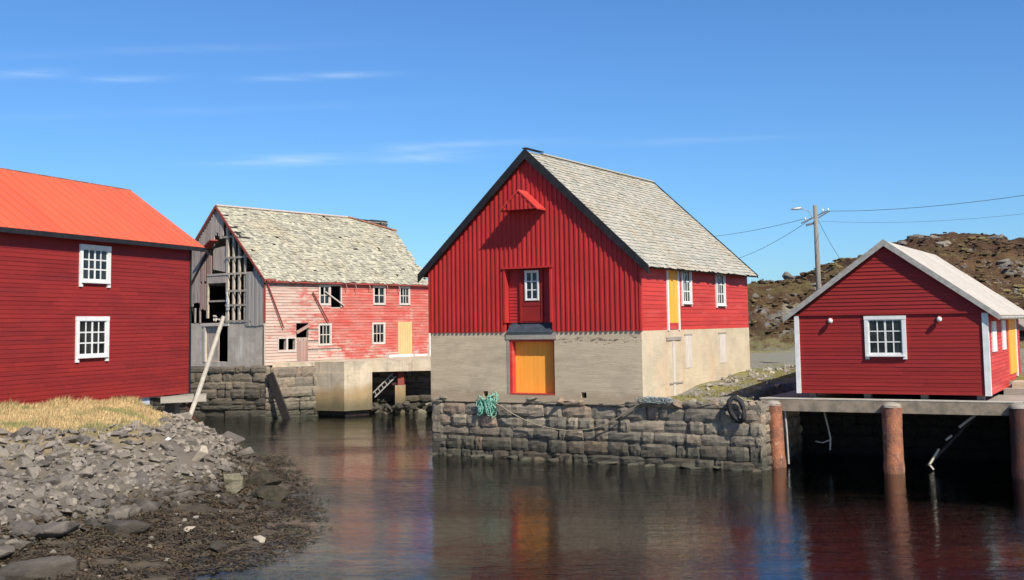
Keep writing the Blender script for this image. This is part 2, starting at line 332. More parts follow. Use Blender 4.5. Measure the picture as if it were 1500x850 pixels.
def peel():
    m, nt, b, n, l = new_mat('peeling_red_paint'); B = NB(nt); o = B.oxyz()
    f = B.noise(B.coord((.6, .6, 2.4)), 1.9, 9, .75)
    g = B.noise(B.coord((.5, .5, .6)), .9, 3)
    k = B.math('SUBTRACT', B.math('MULTIPLY', B.ramp(o[0], 0., 7.5), .235), B.math('MULTIPLY', B.math('SUBTRACT', 1., B.ramp(o[2], 3., 4.4)), .10))
    t = B.math('ADD', B.math('ADD', f, B.math('MULTIPLY', B.math('SUBTRACT', g, .5), .5)), k)
    c = B.mix(B.ramp(B.noise(B.coord((.4, .4, 4)), 3, 5), .35, .7), (.66, .46, .37), (.50, .36, .29))
    red = B.mix(B.ramp(B.noise(B.coord((.5, .5, 2)), 1.5, 5), .35, .65), (.54, .095, .075), (.56, .19, .15))
    c = B.mix(B.ramp(t, .52, .70), c, red)
    c = B.mix(B.math('MULTIPLY', B.ramp(B.noise(B.coord((.6, .6, 9)), 4, 4), .62, .7), .5), c, (.22, .12, .10))
    v = B.math('ADD', B.math('MULTIPLY', B.island(), .22), .89)
    hs = n.new('ShaderNodeHueSaturation'); l.new(v, hs.inputs['Value']); l.new(c, hs.inputs['Color'])
    l.new(hs.outputs[0], b.inputs['Base Color']); b.inputs['Roughness'].default_value = .85; b.inputs['Specular IOR Level'].default_value = .2
    B.bump(f, b, .3, .015); return m
M['peel'] = peel()
def land_mat():
    m, nt, b, n, l = new_mat('quay_land'); B = NB(nt); v = B.coord()
    grav = B.mix(B.ramp(B.noise(v, 6, 8, .75), .4, .62), (.21, .195, .165), (.36, .33, .28))
    gr = B.mix(B.ramp(B.noise(v, 3, 6, .7), .35, .65), (.17, .16, .05), (.33, .28, .12))
    c = B.mix(B.ramp(B.noise(v, .55, 6, .65), .43, .56), grav, gr)
    p = B.wz(); road = B.math('MULTIPLY', B.ramp(p[1], 56., 60.), B.math('SUBTRACT', 1., B.ramp(p[1], 78., 80.)))
    c = B.mix(B.math('MULTIPLY', road, .85), c, B.mix(B.noise(v, 2, 6), (.24, .22, .17), (.31, .28, .22)))
    l.new(c, b.inputs['Base Color']); b.inputs['Roughness'].default_value = .95; b.inputs['Specular IOR Level'].default_value = .1
    B.bump(B.noise(v, 5, 8, .75), b, .8, .12); return m
M['land'] = land_mat()
def hill_mat():
    m, nt, b, n, l = new_mat('heather_hill'); B = NB(nt); v = B.coord((1, 1, 1.6)); v2 = B.coord((.5, .5, 1.6))
    c = B.mix(B.ramp(B.noise(v2, .35, 8, .72), .38, .62), (.085, .048, .030), (.165, .095, .05))
    c = B.mix(B.math('MULTIPLY', B.ramp(B.noise(v2, .22, 7, .7, .5), .52, .64), .7), c, (.20, .16, .065))
    c = B.mix(B.math('MULTIPLY', B.ramp(B.noise(v, 1.3, 6, .75), .52, .68), .7), c, (.035, .03, .018))
    c = B.mix(B.math('MULTIPLY', B.ramp(B.noise(v, .8, 6, .7), .60, .68), .7), c, (.27, .19, .10))
    g = n.new('ShaderNodeNewGeometry'); sx = n.new('ShaderNodeSeparateXYZ'); l.new(g.outputs['Normal'], sx.inputs[0])
    st = B.math('SUBTRACT', B.math('SUBTRACT', 1., sx.outputs[2]), B.math('MULTIPLY', B.math('SUBTRACT', B.noise(v, .5, 7, .7), .5), 1.3))
    rk = B.mix(B.ramp(B.noise(v, 1.1, 7, .75), .4, .62), (.34, .305, .26), (.14, .125, .115))
    rk = B.mix(B.ramp(B.noise(v, .25, 4), .55, .65), rk, (.36, .30, .20))
    c = B.mix(B.ramp(st, .27, .38), c, rk)
    low = B.math('SUBTRACT', 1., B.ramp(B.wz()[2], 2.9, 4.6)); c = B.mix(B.math('MULTIPLY', low, B.ramp(B.noise(v, 1.5, 5), .35, .6)), c, (.26, .23, .11))
    l.new(c, b.inputs['Base Color']); b.inputs['Roughness'].default_value = .95; b.inputs['Specular IOR Level'].default_value = .1
    B.bump(B.noise(v, .9, 9, .75), b, 1., .7); return m
M['hill'] = hill_mat()
M['outcrop'] = rock_mat('hill_rock', (.30, .26, .21), (.15, .13, .11), False)
def bed_mat():
    m, nt, b, n, l = new_mat('shore_bed'); B = NB(nt); v = B.coord(); z = B.wz()[2]
    wd_ = B.mix(B.ramp(B.noise(v, 2.2, 8, .72), .4, .62), (.055, .04, .022), (.12, .085, .05))
    sand = B.mix(B.ramp(B.noise(v, 1.2, 7, .7), .35, .65), (.36, .34, .25), (.22, .21, .15))
    c = B.mix(B.ramp(B.math('ADD', z, B.math('MULTIPLY', B.math('SUBTRACT', B.noise(v, .8, 5), .5), .5)), -.30, -.02), sand, wd_)
    c = B.mix(B.ramp(B.math('ADD', z, B.math('MULTIPLY', B.math('SUBTRACT', B.noise(v, .8, 5), .5), .5)), .5, .85), c, B.mix(B.noise(v, 9, 5), (.12, .095, .068), (.20, .165, .125)))
    c = B.mix(B.ramp(z, 1.35, 1.75), c, B.mix(B.ramp(B.noise(v, 5, 8, .75), .4, .6), (.30, .22, .11), (.17, .14, .08)))
    l.new(c, b.inputs['Base Color']); b.inputs['Roughness'].default_value = .9; B.bump(B.noise(v, 3, 9, .75), b, .8, .12); return m
M['bed'] = bed_mat()
def water_mat():
    m = bpy.data.materials.new('harbour_water'); m.use_nodes = True; nt = m.node_tree; n, l = nt.nodes, nt.links; n.clear(); B = NB(nt)
    out = n.new('ShaderNodeOutputMaterial'); tr = n.new('ShaderNodeBsdfTransparent'); tr.inputs[0].default_value = (.80, .90, .84, 1)
    gl = n.new('ShaderNodeBsdfGlossy'); gl.inputs['Roughness'].default_value = .018; gl.inputs[0].default_value = (.93, .95, .96, 1)
    fr = n.new('ShaderNodeFresnel'); fr.inputs[0].default_value = 1.34
    mixs = n.new('ShaderNodeMixShader'); l.new(fr.outputs[0], mixs.inputs[0]); l.new(tr.outputs[0], mixs.inputs[1]); l.new(gl.outputs[0], mixs.inputs[2]); l.new(mixs.outputs[0], out.inputs[0])
    h = B.math('ADD', B.math('MULTIPLY', B.noise(B.coord((.42, 1.5, 1), rot=(0, 0, R(9))), 1.9, 4, .55, .3), .027), B.math('MULTIPLY', B.noise(B.coord((.55, 1.8, 1), rot=(0, 0, R(-10))), 6.5, 3, .55), .0135))
    patch = B.math('ADD', .45, B.math('MULTIPLY', B.ramp(B.noise(B.coord((.08, .2, 1)), 1., 3), .38, .66), .9)); h = B.math('MULTIPLY', h, patch)
    bp = n.new('ShaderNodeBump'); bp.inputs['Strength'].default_value = 1.; bp.inputs['Distance'].default_value = 1.
    l.new(h, bp.inputs['Height']); l.new(bp.outputs[0], gl.inputs['Normal']); l.new(bp.outputs[0], fr.inputs['Normal'])
    va = n.new('ShaderNodeVolumeAbsorption'); va.inputs[0].default_value = (.34, .46, .32, 1); va.inputs[1].default_value = .8
    l.new(va.outputs[0], out.inputs['Volume'])
    return m
M['water'] = water_mat()
# ------------------------------------------------------------------ water, shore, land, hills
def fbm(x, y, s, o=4, z=0.):
    return mn.fractal(Vector((x * s, y * s, z)), 1.0, 2.1, o)
SH = [(-60, 10), (-30, 11), (-12, 16.5), (-8.6, 20), (-6.9, 23.5), (-6.0, 27.3), (-6.7, 31.8), (-8.3, 37.7), (-10.4, 45.3), (-12.0, 49.2), (-15, 53), (-22, 58), (-60, 63)]
def shore_dist(x, y):
    best = 1e9; inside = False
    for (x0, y0), (x1, y1) in zip(SH, SH[1:]):
        dx, dy = x1 - x0, y1 - y0; t = max(0, min(1, ((x - x0) * dx + (y - y0) * dy) / (dx * dx + dy * dy)))
        best = min(best, math.hypot(x - x0 - t * dx, y - y0 - t * dy))
        if (y0 > y) != (y1 > y):
            if x < x0 + (y - y0) / (y1 - y0) * dx: inside = not inside
    return best if inside else -best
def sstep(a, b, x):
    t = max(0, min(1, (x - a) / (b - a))); return t * t * (3 - 2 * t)
def flat_w(y): return .6 + 3.6 * (1 - sstep(26, 37, y))
def bank_h(x, y):
    d = shore_dist(x, y) + .9 * fbm(x, y, .35, 3); w_ = flat_w(y)
    if d < 0: h = d * (.22 - .13 * (1 - sstep(25, 31, y)))
    elif d < w_: h = .35 * (d / w_)
    else:
        k = .30 + .18 * sstep(28, 38, y); h = .35 + (d - w_) * k
    h = min(h, 1.95 + .25 * math.tanh(max(0, h - 1.95)))
    return max(h, -4) + .10 * fbm(x, y, .9, 4, 3.) * (1 if h > -.3 else .5)
def grid(name, mat, xs, ys, fn, kind='structure', smooth=True):
    nx, ny = len(xs), len(ys); me = bpy.data.meshes.new(name)
    vs = [(x, y, fn(x, y)) for y in ys for x in xs]
    me.from_pydata(vs, [], [(j * nx + i, j * nx + i + 1, (j + 1) * nx + i + 1, (j + 1) * nx + i) for j in range(ny - 1) for i in range(nx - 1)])
    me.materials.append(mat); me.polygons.foreach_set('use_smooth', [smooth] * len(me.polygons))
    o = bpy.data.objects.new(name, me); col.objects.link(o); return tag(o, kind=kind)
def lin(a, b, st): n = max(2, int(round((b - a) / st)) + 1); return [a + (b - a) * i / (n - 1) for i in range(n)]
grid('shore_bank', M['bed'], lin(-40, -1, .22), lin(12, 64, .22), bank_h)
wmb = MB(); wmb.box(-900, 900, -60, 900, -5, 0); tag(wmb.build('water', M['water']), kind='structure')
# bed of the harbour and all land beyond: one sheet out to the horizon
QO = Vector((-3.21, 44.75, 0)); qa = R(-30); QU = Vector((math.cos(qa), math.sin(qa), 0)); QV = Vector((-math.sin(qa), math.cos(qa), 0))
def quv(x, y):
    d = Vector((x, y, 0)) - QO; return d.dot(QU), d.dot(QV)
def quay_h(x, y):
    u, v = quv(x, y)
    return 2.13 + .58 * sstep(0, 11, v) + .10 * fbm(x, y, .5, 4) * sstep(0, 3, v)
def ground_h(x, y):
    u, v = quv(x, y)
    front = 1.0 if u < 12.0 else (6.7 if u < 21.9 else 3.8)
    inr = u > .8 and v > front
    line = 67.3 if x > -11 else 65.6
    if not (inr or y > line): return -3.2
    h = quay_h(x, y) if inr else 2.75
    if y > 58: h = h * (1 - sstep(58, 66, y)) + (2.72 + .06 * fbm(x, y, .3)) * sstep(58, 66, y)
    return h
gx = [-900, -500, -250, -120, -70] + lin(-50, 60, .5) + [70, 90, 120, 180, 300, 500, 900]
gy = [-60, -20, 10, 25] + lin(32, 84, .5) + [90, 100, 120, 160, 220, 320, 500, 900]
grid('ground', M['land'], gx, gy, ground_h)
HL = [(92, 12, [(8, 3), (12, 6.0), (18.85, 7.7), (20.0, 8.0), (21.7, 8.15), (23.05, 8.0), (23.9, 7.6), (26, 6.4), (31, 5.0), (36, 4.)]),
      (115, 16, [(14, 5), (22, 7.2), (28.4, 8.7), (29.5, 9.35), (31, 10.1), (33, 10.7), (35.4, 10.9), (37.5, 11.3), (42, 10.6), (50, 8), (70, 7), (90, 6)]),
      (150, 40, [(25, 4), (40, 9), (46, 12.2), (48.8, 13.7), (50.2, 14.4), (51.6, 14.9), (55.1, 15.6), (58.7, 15.65), (61.4, 15.3), (63.1, 14.6), (66.7, 14.6), (72, 15.3), (82, 16), (110, 14), (150, 9)]),
      (84, 7, [(24, 2.5), (30, 3.6), (34, 5.4), (36.5, 6.0), (40, 5.6), (48, 6.4), (60, 5), (80, 4)])]
def hill_h(x, y):
    best = -1.; nzv = fbm(x, y, .11, 6, 9.)
    for d, w_, pts in HL:
        if x <= pts[0][0]: z = pts[0][1]
        elif x >= pts[-1][0]: z = pts[-1][1]
        else:
            for (x0, z0), (x1, z1) in zip(pts, pts[1:]):
                if x0 <= x <= x1: z = z0 + (z1 - z0) * (x - x0) / (x1 - x0); break
        t = sstep(d - w_ * (1 + .25 * nzv), d, y) if y < d else 1 - sstep(d, d + w_ * 2.5, y) * .6
        ed = min(1, max(0, (x - 5) / 4))
        best = max(best, 1.2 + (z - 1.2) * t * ed)
    k = sstep(2.4, 5, best)
    rid = abs(fbm(x, y, .24, 5, 4.)); r2 = abs(fbm(x, y, .7, 4, 1.)); near = 1 if y < 108 else .75
    q = fbm(x, y, .16, 4, 12.); tr = (math.floor(q * 5) + sstep(.3, .75, q * 5 - math.floor(q * 5))) / 5 - q
    return best + k * near * (.6 * nzv - 1.25 * rid + .45 - .5 * r2 + 2.6 * tr) - (0 if best > 2.6 else .6)
grid('hills', M['hill'], lin(4, 72, .34) + lin(73, 150, 2.), lin(74, 124, .34) + lin(123, 210, 1.2), hill_h)

# ------------------------------------------------------------------ block masonry
def masonry(mb, L, H, rd, cr=(.30, .44), bw=(.45, 1.1), rough=.05, top_var=0., z0=0., hi=None):
    z = z0; row = 0
    while z < H - .05:
        h = rd.uniform(*cr); zt = min(z + h, H)
        if H - zt < .14: zt = H
        a = -rd.uniform(0, .4)
        while a < L:
            ww = rd.uniform(*bw); a0, a1 = max(a, 0) + .006, min(a + ww, L) - .006; a += ww
            if a1 - a0 < .08: continue
            if hi and zt > hi((a0 + a1) / 2) + .02: continue
            tz = rd.uniform(-top_var, top_var) if zt >= H - .01 else 0
            pz = rd.uniform(-.035, .035); off = rd.uniform(-rough, rough); NX, NZ = 5, 4; vs = []; fs = []
            sk = rd.uniform(-.03, .03)
            for j in range(NZ + 1):
                for i in range(NX + 1):
                    fa, fz = i / NX, j / NZ; ea = min(fa, 1 - fa) * (a1 - a0); ez = min(fz, 1 - fz) * (zt - z)
                    rdp = .045 * (1 - min(1, ea / .04)) + .04 * (1 - min(1, ez / .035))
                    x = a0 + (a1 - a0) * fa + (rd.uniform(-.02, .02) if 0 < i < NX else rd.uniform(-.01, .014)) + sk * (fz - .5)
                    zz = z + .006 + (zt + tz - z - .012) * fz + (rd.uniform(-.015, .015)) + pz * (.4 if j in (0, NZ) else 1) * .3
                    vs.append((x, off + rdp + rd.uniform(-.022, .022), zz))
            nn = NX + 1
            for j in range(NZ):
                for i in range(NX): fs.append((j * nn + i, j * nn + i + 1, (j + 1) * nn + i + 1, (j + 1) * nn + i))
            base = len(vs); ring = [i for i in range(nn)] + [j * nn + NX for j in range(1, NZ + 1)] + [NZ * nn + i for i in range(NX - 1, -1, -1)] + [j * nn for j in range(NZ - 1, 0, -1)]
            for r_ in ring: x, y, zz = vs[r_]; vs.append((x, .42, zz))
            m_ = len(ring)
            for q in range(m_): fs.append((ring[q], base + q, base + (q + 1) % m_, ring[(q + 1) % m_]))
            mb.add(vs, fs)
        z = zt; row += 1

# ------------------------------------------------------------------ windows
def window(par, O, A, Bv, a0, a1, z0, z1, cols, rows, tw=.1, proud=.05, ears=.08, mat=None, sill=True, bar=.028, pane_d=-.006, gone=()):
    """frame-local: a along wall, b inwards, z up; returns the window part with glazing bars and pane"""
    mat = mat or M['white']; f = MB(O, A, Bv)
    f.box(a0, a0 + tw, -proud, .03, z0 - ears, z1 - tw * .9); f.box(a1 - tw, a1, -proud, .03, z0 - ears, z1 - tw * .9)
    f.box(a0 - .01, a1 + .01, -proud - .008, .03, z1 - tw * .9, z1 + .01)
    f.box(a0 + tw, a1 - tw, -proud + .01, .03, z0, z0 + tw * .8)
    i0, i1, j0, j1 = a0 + tw, a1 - tw, z0 + tw * .8, z1 - tw * .9; s_ = .035
    for q in ((i0, i0 + s_, j0, j1), (i1 - s_, i1, j0, j1), (i0 + s_, i1 - s_, j0, j0 + s_), (i0 + s_, i1 - s_, j1 - s_, j1)): f.box(q[0], q[1], -proud * .4, .03, q[2], q[3])
    w_ = f.build('window', mat, par)
    if sill:
        s = MB(O, A, Bv); s.box(a0 - .03 if not ears else a0 + tw * .4, a1 + .03 if not ears else a1 - tw * .4, -proud - .05, -proud + .008, z0 + tw * .05, z0 + tw * .35); s.build('sill', mat, w_)
    i0 += s_; i1 -= s_; j0 += s_; j1 -= s_
    g = MB(O, A, Bv)
    for k in range(1, cols):
        x = i0 + (i1 - i0) * k / cols; ww = bar * (1.7 if (cols % 2 == 0 and k == cols // 2) else 1); g.box(x - ww / 2, x + ww / 2, -proud * .35, .02, j0, j1)
    for k in range(1, rows):
        z = j0 + (j1 - j0) * k / rows; g.box(i0, i1, -proud * .33, .018, z - bar / 2, z + bar / 2)
    if cols > 1 or rows > 1: g.build('glazing_bars', mat, w_)
    p = MB(O, A, Bv)
    for k in range(cols):
        for r_ in range(rows):
            if (k, r_) in gone: continue
            xa, xb = i0 + (i1 - i0) * k / cols, i0 + (i1 - i0) * (k + 1) / cols; za, zb = j0 + (j1 - j0) * r_ / rows, j0 + (j1 - j0) * (r_ + 1) / rows
            t = rnd.uniform(-.003, .003)
            p.add([(xa, pane_d + t, za), (xb, pane_d - t, za), (xb, pane_d - t * .5, zb), (xa, pane_d + t, zb)], [(0, 1, 2, 3)])
    p.build('pane', M['glass'], w_)
    return w_
X, Y, Z = (1, 0, 0), (0, 1, 0), (0, 0, 1)

# ------------------------------------------------------------------ central warehouse
W, LN = 8.83, 11.55; EZ, RZ = 6.82, 11.28; HW = W / 2
cw = thing('warehouse', (QO.x, QO.y, 0), qa, 'large red warehouse with slate roof, batten gable and orange door in its concrete ground floor', 'warehouse')
kr = (RZ - EZ) / (HW + .38)                     # roof pitch
def rz(a): return RZ - abs(a - HW) * kr - .14
# concrete ground floor: front, right, left, rear
OD = (3.5, 5.4, 2.34, 4.32)
m = MB(); notch = [(2.36, 2.56, 2.22, 2.42), (6.45, 6.66, 2.24, 2.44)]
seg_wall(m, 0, W, 2.02, 4.62, 0, .3, [OD] + notch)
m.box(0, .3, .3, LN, 2.0, 4.62); m.box(.3, W - .3, LN - .3, LN, 2.0, 4.62); m.box(.3, W - .3, .3, LN - .3, 4.5, 4.62)
m.build('concrete_wall', M['conc_f'], cw)
m = MB((W, 0, 0), Y, (-1, 0, 0)); m.box(0, LN, -.014, 0, 1.7, 4.60); m.box(.302, LN - .302, .002, .3, 1.7, 4.61); m.build('side_wall', M['conc_s'], cw)
m = MB(); m.box(3.38, 5.5, -.03, 0, 4.34, 4.58); m.box(3.41, 3.5, -.012, .02, 2.36, 4.34); m.build('door_lintel', M['conc_g'], cw)
fr_ = MB(); fr_.box(3.5, 3.62, .02, .30, 2.36, 4.32); fr_.box(5.34, 5.4, .04, .30, 2.36, 4.32); fr_.box(3.62, 5.34, .05, .30, 4.25, 4.32); fr_.box(3.5, 5.4, .0, .3, 2.30, 2.37)
dfr = fr_.build('door_frame', M['red_cs'], cw)
dm = MB()
for i in range(9): x = 3.62 + i * (1.72 / 9); dm.box(x, x + 1.72 / 9 - .006, .27 + (i % 2) * .003, .32, 2.37, 4.25)
dm.build('door', M['orange'], cw)
# upper front wall: boards and battens
BAY = (3.34, 5.34, 4.64, 6.94)
m = MB()
m.prism([(0, 4.62), (BAY[0], 4.62), (BAY[0], rz(BAY[0])), (0, rz(0))], -.02, .12)
m.prism([(BAY[1], 4.62), (W, 4.62), (W, rz(W)), (BAY[1], rz(BAY[1]))], -.02, .12)
m.prism([(BAY[0], BAY[3]), (BAY[1], BAY[3]), (BAY[1], rz(BAY[1])), (HW, rz(HW)), (BAY[0], rz(BAY[0]))], -.02, .12)
x = .06
while x < W - .02:
    x1 = x + .075; top = min(rz(x), rz(x1)) - .01; j = rnd.uniform(0, .006)
    z0 = BAY[3] + .07 if BAY[0] - .05 < x < BAY[1] + .02 else 4.60
    m.box(x, x1, -.050 - j, -.02, z0 - rnd.uniform(0, .012), top); x += .196
m.build('gable_wall', M['red_c'], cw)
t = MB(); t.box(BAY[0] - .07, BAY[1] + .07, -.10, .1, BAY[3], BAY[3] + .07); t.box(BAY[0] - .02, BAY[0] + .06, -.07, .2, 4.95, BAY[3]); t.box(BAY[1] - .06, BAY[1] + .02, -.07, .2, 4.95, BAY[3]); t.build('bay_trim', M['red_c'], cw)
b = MB((0, .24, 0)); b.box(BAY[0], BAY[1], .02, .06, 4.6, BAY[3])
clap(b, lambda z: BAY[0] + .06, lambda z: BAY[1] - .06, 4.95, 6.94, .12, [(3.92, 4.86, 4, 8)], .02)
b.build('loading_bay', M['red_c'], cw)
d = MB((0, .2, 0)); d.box(3.98, 4.80, -.02, .06, 4.95, 6.9); d.box(3.90, 3.98, -.05, .06, 4.95, 6.93); d.box(4.80, 4.88, -.05, .06, 4.95, 6.93)
d.box(4.0, 4.78, -.032, -.02, 5.0, 5.08); d.box(4.0, 4.78, -.032, -.02, 5.56, 5.64)
ld = d.build('loading_door', M['red_s'], cw)
window(cw, (0, .175, 0), X, Y, 4.13, 4.71, 5.76, 6.86, 2, 3, .05, .035, 0, sill=False, bar=.035, pane_d=-.008)
s = MB(); s.add([(3.42, -.07, 4.60), (5.38, -.07, 4.60), (5.26, .26, 4.95), (3.50, .26, 4.95), (3.42, -.07, 4.58), (5.38, -.07, 4.58), (5.26, .26, 4.60), (3.50, .26, 4.60)],
      [(0, 1, 2, 3), (4, 7, 6, 5), (0, 4, 5, 1), (1, 5, 6, 2), (2, 6, 7, 3), (3, 7, 4, 0)]); s.build('threshold_flashing', M['slategrey'], cw)
# hood
h = MB(); hx, hz, hw_, hr, hp = 4.38, 9.13, .74, .68, .68
for sgn in (-1, 1):
    h.add([(hx, -hp - .03, hz + hr), (hx + sgn * hw_ * 1.06, -hp - .03, hz - .04), (hx + sgn * hw_ * 1.06, -.05, hz - .04), (hx, -.05, hz + hr),
           (hx, -hp - .03, hz + hr - .06), (hx + sgn * hw_ * 1.06, -hp - .03, hz - .09), (hx + sgn * hw_ * 1.06, -.05, hz - .09), (hx, -.05, hz + hr - .06)],
          [(0, 3, 2, 1), (4, 5, 6, 7), (0, 1, 5, 4), (1, 2, 6, 5), (2, 3, 7, 6)])
h.build('hoist_hood', M['red_cs'], cw)
h = MB(); h.prism([(hx - hw_, hz - .06), (hx + hw_, hz - .06), (hx, hz + hr - .05)], -hp, -hp + .05); h.box(hx - hw_ + .04, hx + hw_ - .04, -hp + .05, -.06, hz - .03, hz + .0)
x = hx - hw_ + .1
while x < hx + hw_ - .1: h.box(x, x + .06, -hp - .03, -hp, hz - .05, hz + hr * (1 - max(abs(x - hx), abs(x + .06 - hx)) / hw_) - .07); x += .18
h.build('hood_front', M['red_c'], cw)
# side wall siding
sO, sA, sB = (W, 0, 0), Y, (-1, 0, 0)
SDR = (2.45, 3.45, 4.86, 6.9)
m = MB(sO, sA, sB); m.box(0.0, LN, 0, .12, 4.62, EZ + .2)
clap(m, lambda z: .07, lambda z: LN - .02, 4.60, 7.0, .155, [(2.42, 3.5, 4.6, 7.2), (3.8, 4.8, 5.55, 7.2), (7.5, 8.6, 5.5, 7.2)], .018)
m.build('side_siding', M['red_cs'], cw)
m = MB(); m.box(W - .02, W + .05, -.06, .07, 4.6, rz(W) + .1); m.box(-.05, .02, -.06, .05, 4.6, rz(0)); build_each(m, 'corner_board', M['red_c'], cw)
m = MB(sO, sA, sB)
m.box(2.36, 2.48, -.06, 0, 4.58, 6.98); m.box(3.42, 3.54, -.06, 0, 4.58, 6.98); m.box(2.36, 3.54, -.068, 0, 6.98, 7.06); m.build('door_trim', M['white'], cw)
m = MB(sO, sA, sB); m.box(2.48, 3.42, -.025, 0, 4.62, 4.86); m.build('panel', M['red_cs'], cw)
m = MB(sO, sA, sB)
for i in range(5): m.box(2.48 + i * .188, 2.48 + (i + 1) * .188 - .006, -.02 - (i % 2) * .003, 0, 4.86, 6.98)
m.build('side_door', M['yellow'], cw)
window(cw, sO, sA, sB, 3.80, 4.80, 5.55, 6.93, 3, 3, .11, .07, .06, bar=.04)
window(cw, sO, sA, sB, 7.53, 8.60, 5.50, 6.90, 3, 3, .11, .07, .06, bar=.04)
m = MB((0, LN, 0), X, (0, -1, 0)); m.prism([(0, 4.62), (W, 4.62), (W, rz(W)), (HW, rz(HW)), (0, rz(0))], 0, .12); m.build('rear_gable', M['red_c'], cw)
m = MB(); m.box(0, .12, .12, LN - .12, 4.62, rz(0)); m.build('rear_side_wall', M['red_c'], cw)
m = MB(sO, sA, sB); m.box(4.05, 4.70, -.03, .0, 3.15, 4.38); m.box(7.78, 8.55, -.03, 0, 3.2, 4.38)
m.box(2.75, 2.95, -.05, 0, 2.15, 4.2); build_each(m, 'boarded_opening', M['panel'], cw)
m = MB(sO, sA, sB); m.box(2.2, 3.6, -.055, 0, 4.22, 4.34); m.box(2.4, 3.7, -.05, 0, 2.62, 2.68); m.box(3.98, 4.78, -.04, 0, 4.38, 4.44); m.box(7.7, 8.6, -.04, 0, 4.38, 4.44); build_each(m, 'lintel', M['conc_g'], cw)
# roof
OV, FR = .38, .20
SL = math.hypot(HW + OV, RZ - EZ)
S_r = Vector((-(HW + OV), 0, RZ - EZ)).normalized(); N_r = Vector((RZ - EZ, 0, HW + OV)).normalized()
S_l = Vector((HW + OV, 0, RZ - EZ)).normalized(); N_l = Vector((-(RZ - EZ), 0, HW + OV)).normalized()
Lr = LN + 2 * FR
m = MB((W + OV, -FR, EZ), Y, S_r, N_r); slates(m, Lr, SL, .19, .24, jit=.008, rowj=.03, sj=.02)
m.setM((-OV, LN + FR, EZ), (0, -1, 0), S_l, N_l); slates(m, Lr, SL, .19, .24, jit=.008, rowj=.03, sj=.02)
roof = m.build('roof', M['slate'], cw)
m = MB((W + OV, -FR, EZ), Y, S_r, N_r); m.box(.03, Lr - .03, 0, SL, -.07, 0); m.setM((-OV, LN + FR, EZ), (0, -1, 0), S_l, N_l); m.box(.03, Lr - .03, 0, SL - .05, -.07, 0)
m.build('roof_deck', M['underlay'], roof)
m = MB(); 
for y0, y1 in ((-FR - .035, -FR + .03), (LN + FR - .03, LN + FR + .035)):
    hgt = .27 if y0 < 0 else .10
    m.prism([(-OV - .05, EZ - .26 + (.27 - hgt)), (-OV - .05, EZ + .05), (HW, RZ + .10), (W + OV + .05, EZ + .05), (W + OV + .05, EZ - .26 + (.27 - hgt)), (HW, RZ - .02 - hgt)], y0, y1)
build_each(m, 'bargeboard', M['black'], cw)
m = MB(); m.box(HW - .10, HW + .10, -FR - .04, 1.1, RZ + .10, RZ + .13); m.build('ridge_cap', M['black'], cw)
m = MB(); m.box(HW - .09, HW + .09, 1.1, LN + FR, RZ + .03, RZ + .075); m.build('ridge_tiles', M['slate'], cw)

# ------------------------------------------------------------------ stone quay under it
qw = thing('stone_quay', (QO.x, QO.y, 0), qa, 'dry stone quay wall of squared blocks rising from the water below the large red warehouse', 'quay wall')
rq = random.Random(11); QL = 13.05
m = MB((0, -.02, 0)); masonry(m, QL, 2.14, rq, (.33, .47), (.32, 1.35), .05, .05, -.5)
m.build('stone_face', M['quay'], qw)
m = MB((QL, -.0, 0), Y, (-1, 0, 0)); masonry(m, 4.5, 2.12, rq, (.3, .42), (.5, 1.1), .04, .03, -.6); m.build('end_face', M['quay'], qw)
m = MB((0, 0, 0), (0, -1, 0), X); m.O = Vector((0, 12, 0)); masonry(m, 12, 2.1, rq, (.3, .42), (.5, 1.1), .04, .03, -.6); m.build('channel_face', M['quay'], qw)
m = MB(); m.box(.25, QL - .25, .2, 1.6, -1, 1.98); m.box(.25, 1.2, 1.6, 11.8, -1, 1.98); m.box(11.9, QL - .25, 1.6, 4.3, -1, 1.98); m.build('rubble_core', M['joint'], qw)
cs = MB(); a = 8.95                                   # loose coping and footing stones
def lump(mb, c, sx, sy, sz, rd, n=9):
    pass
def hull_pts(rd, n=16, flat=.6, sq=.0):
    out = []
    for i in range(n):
        v = Vector((rd.gauss(0, 1), rd.gauss(0, 1), rd.gauss(0, 1))).normalized()
        v = Vector(tuple(math.copysign(abs(c) ** (1 - sq), c) for c in v)) * rd.uniform(.85, 1.05)
        out.append(Vector((v.x, v.y * rd.uniform(.9, 1), v.z * flat)))
    return out
def hull_mesh(rd, n=16, flat=.6, bev=.04, sq=0.):
    bm = bmesh.new()
    for p in hull_pts(rd, n, flat, sq): bm.verts.new(p)
    r_ = bmesh.ops.convex_hull(bm, input=bm.verts)
    bmesh.ops.delete(bm, geom=[g for g in r_['geom_interior'] if isinstance(g, bmesh.types.BMVert)], context='VERTS')
    bmesh.ops.dissolve_limit(bm, angle_limit=.25, verts=bm.verts, edges=bm.edges)
    if bev: bmesh.ops.bevel(bm, geom=bm.edges[:], offset=bev, segments=1, affect='EDGES', clamp_overlap=True)
    bm.normal_update(); vs = [v.co.copy() for v in bm.verts]; bm.verts.index_update(); fs = [tuple(v.index for v in f.verts) for f in bm.faces]; bm.free()
    return vs, fs
rr_ = random.Random(5)
TPL = [hull_mesh(rr_, rr_.randint(9, 14), rr_.uniform(.5, .9), .03, rr_.uniform(0, .35)) for _ in range(14)]
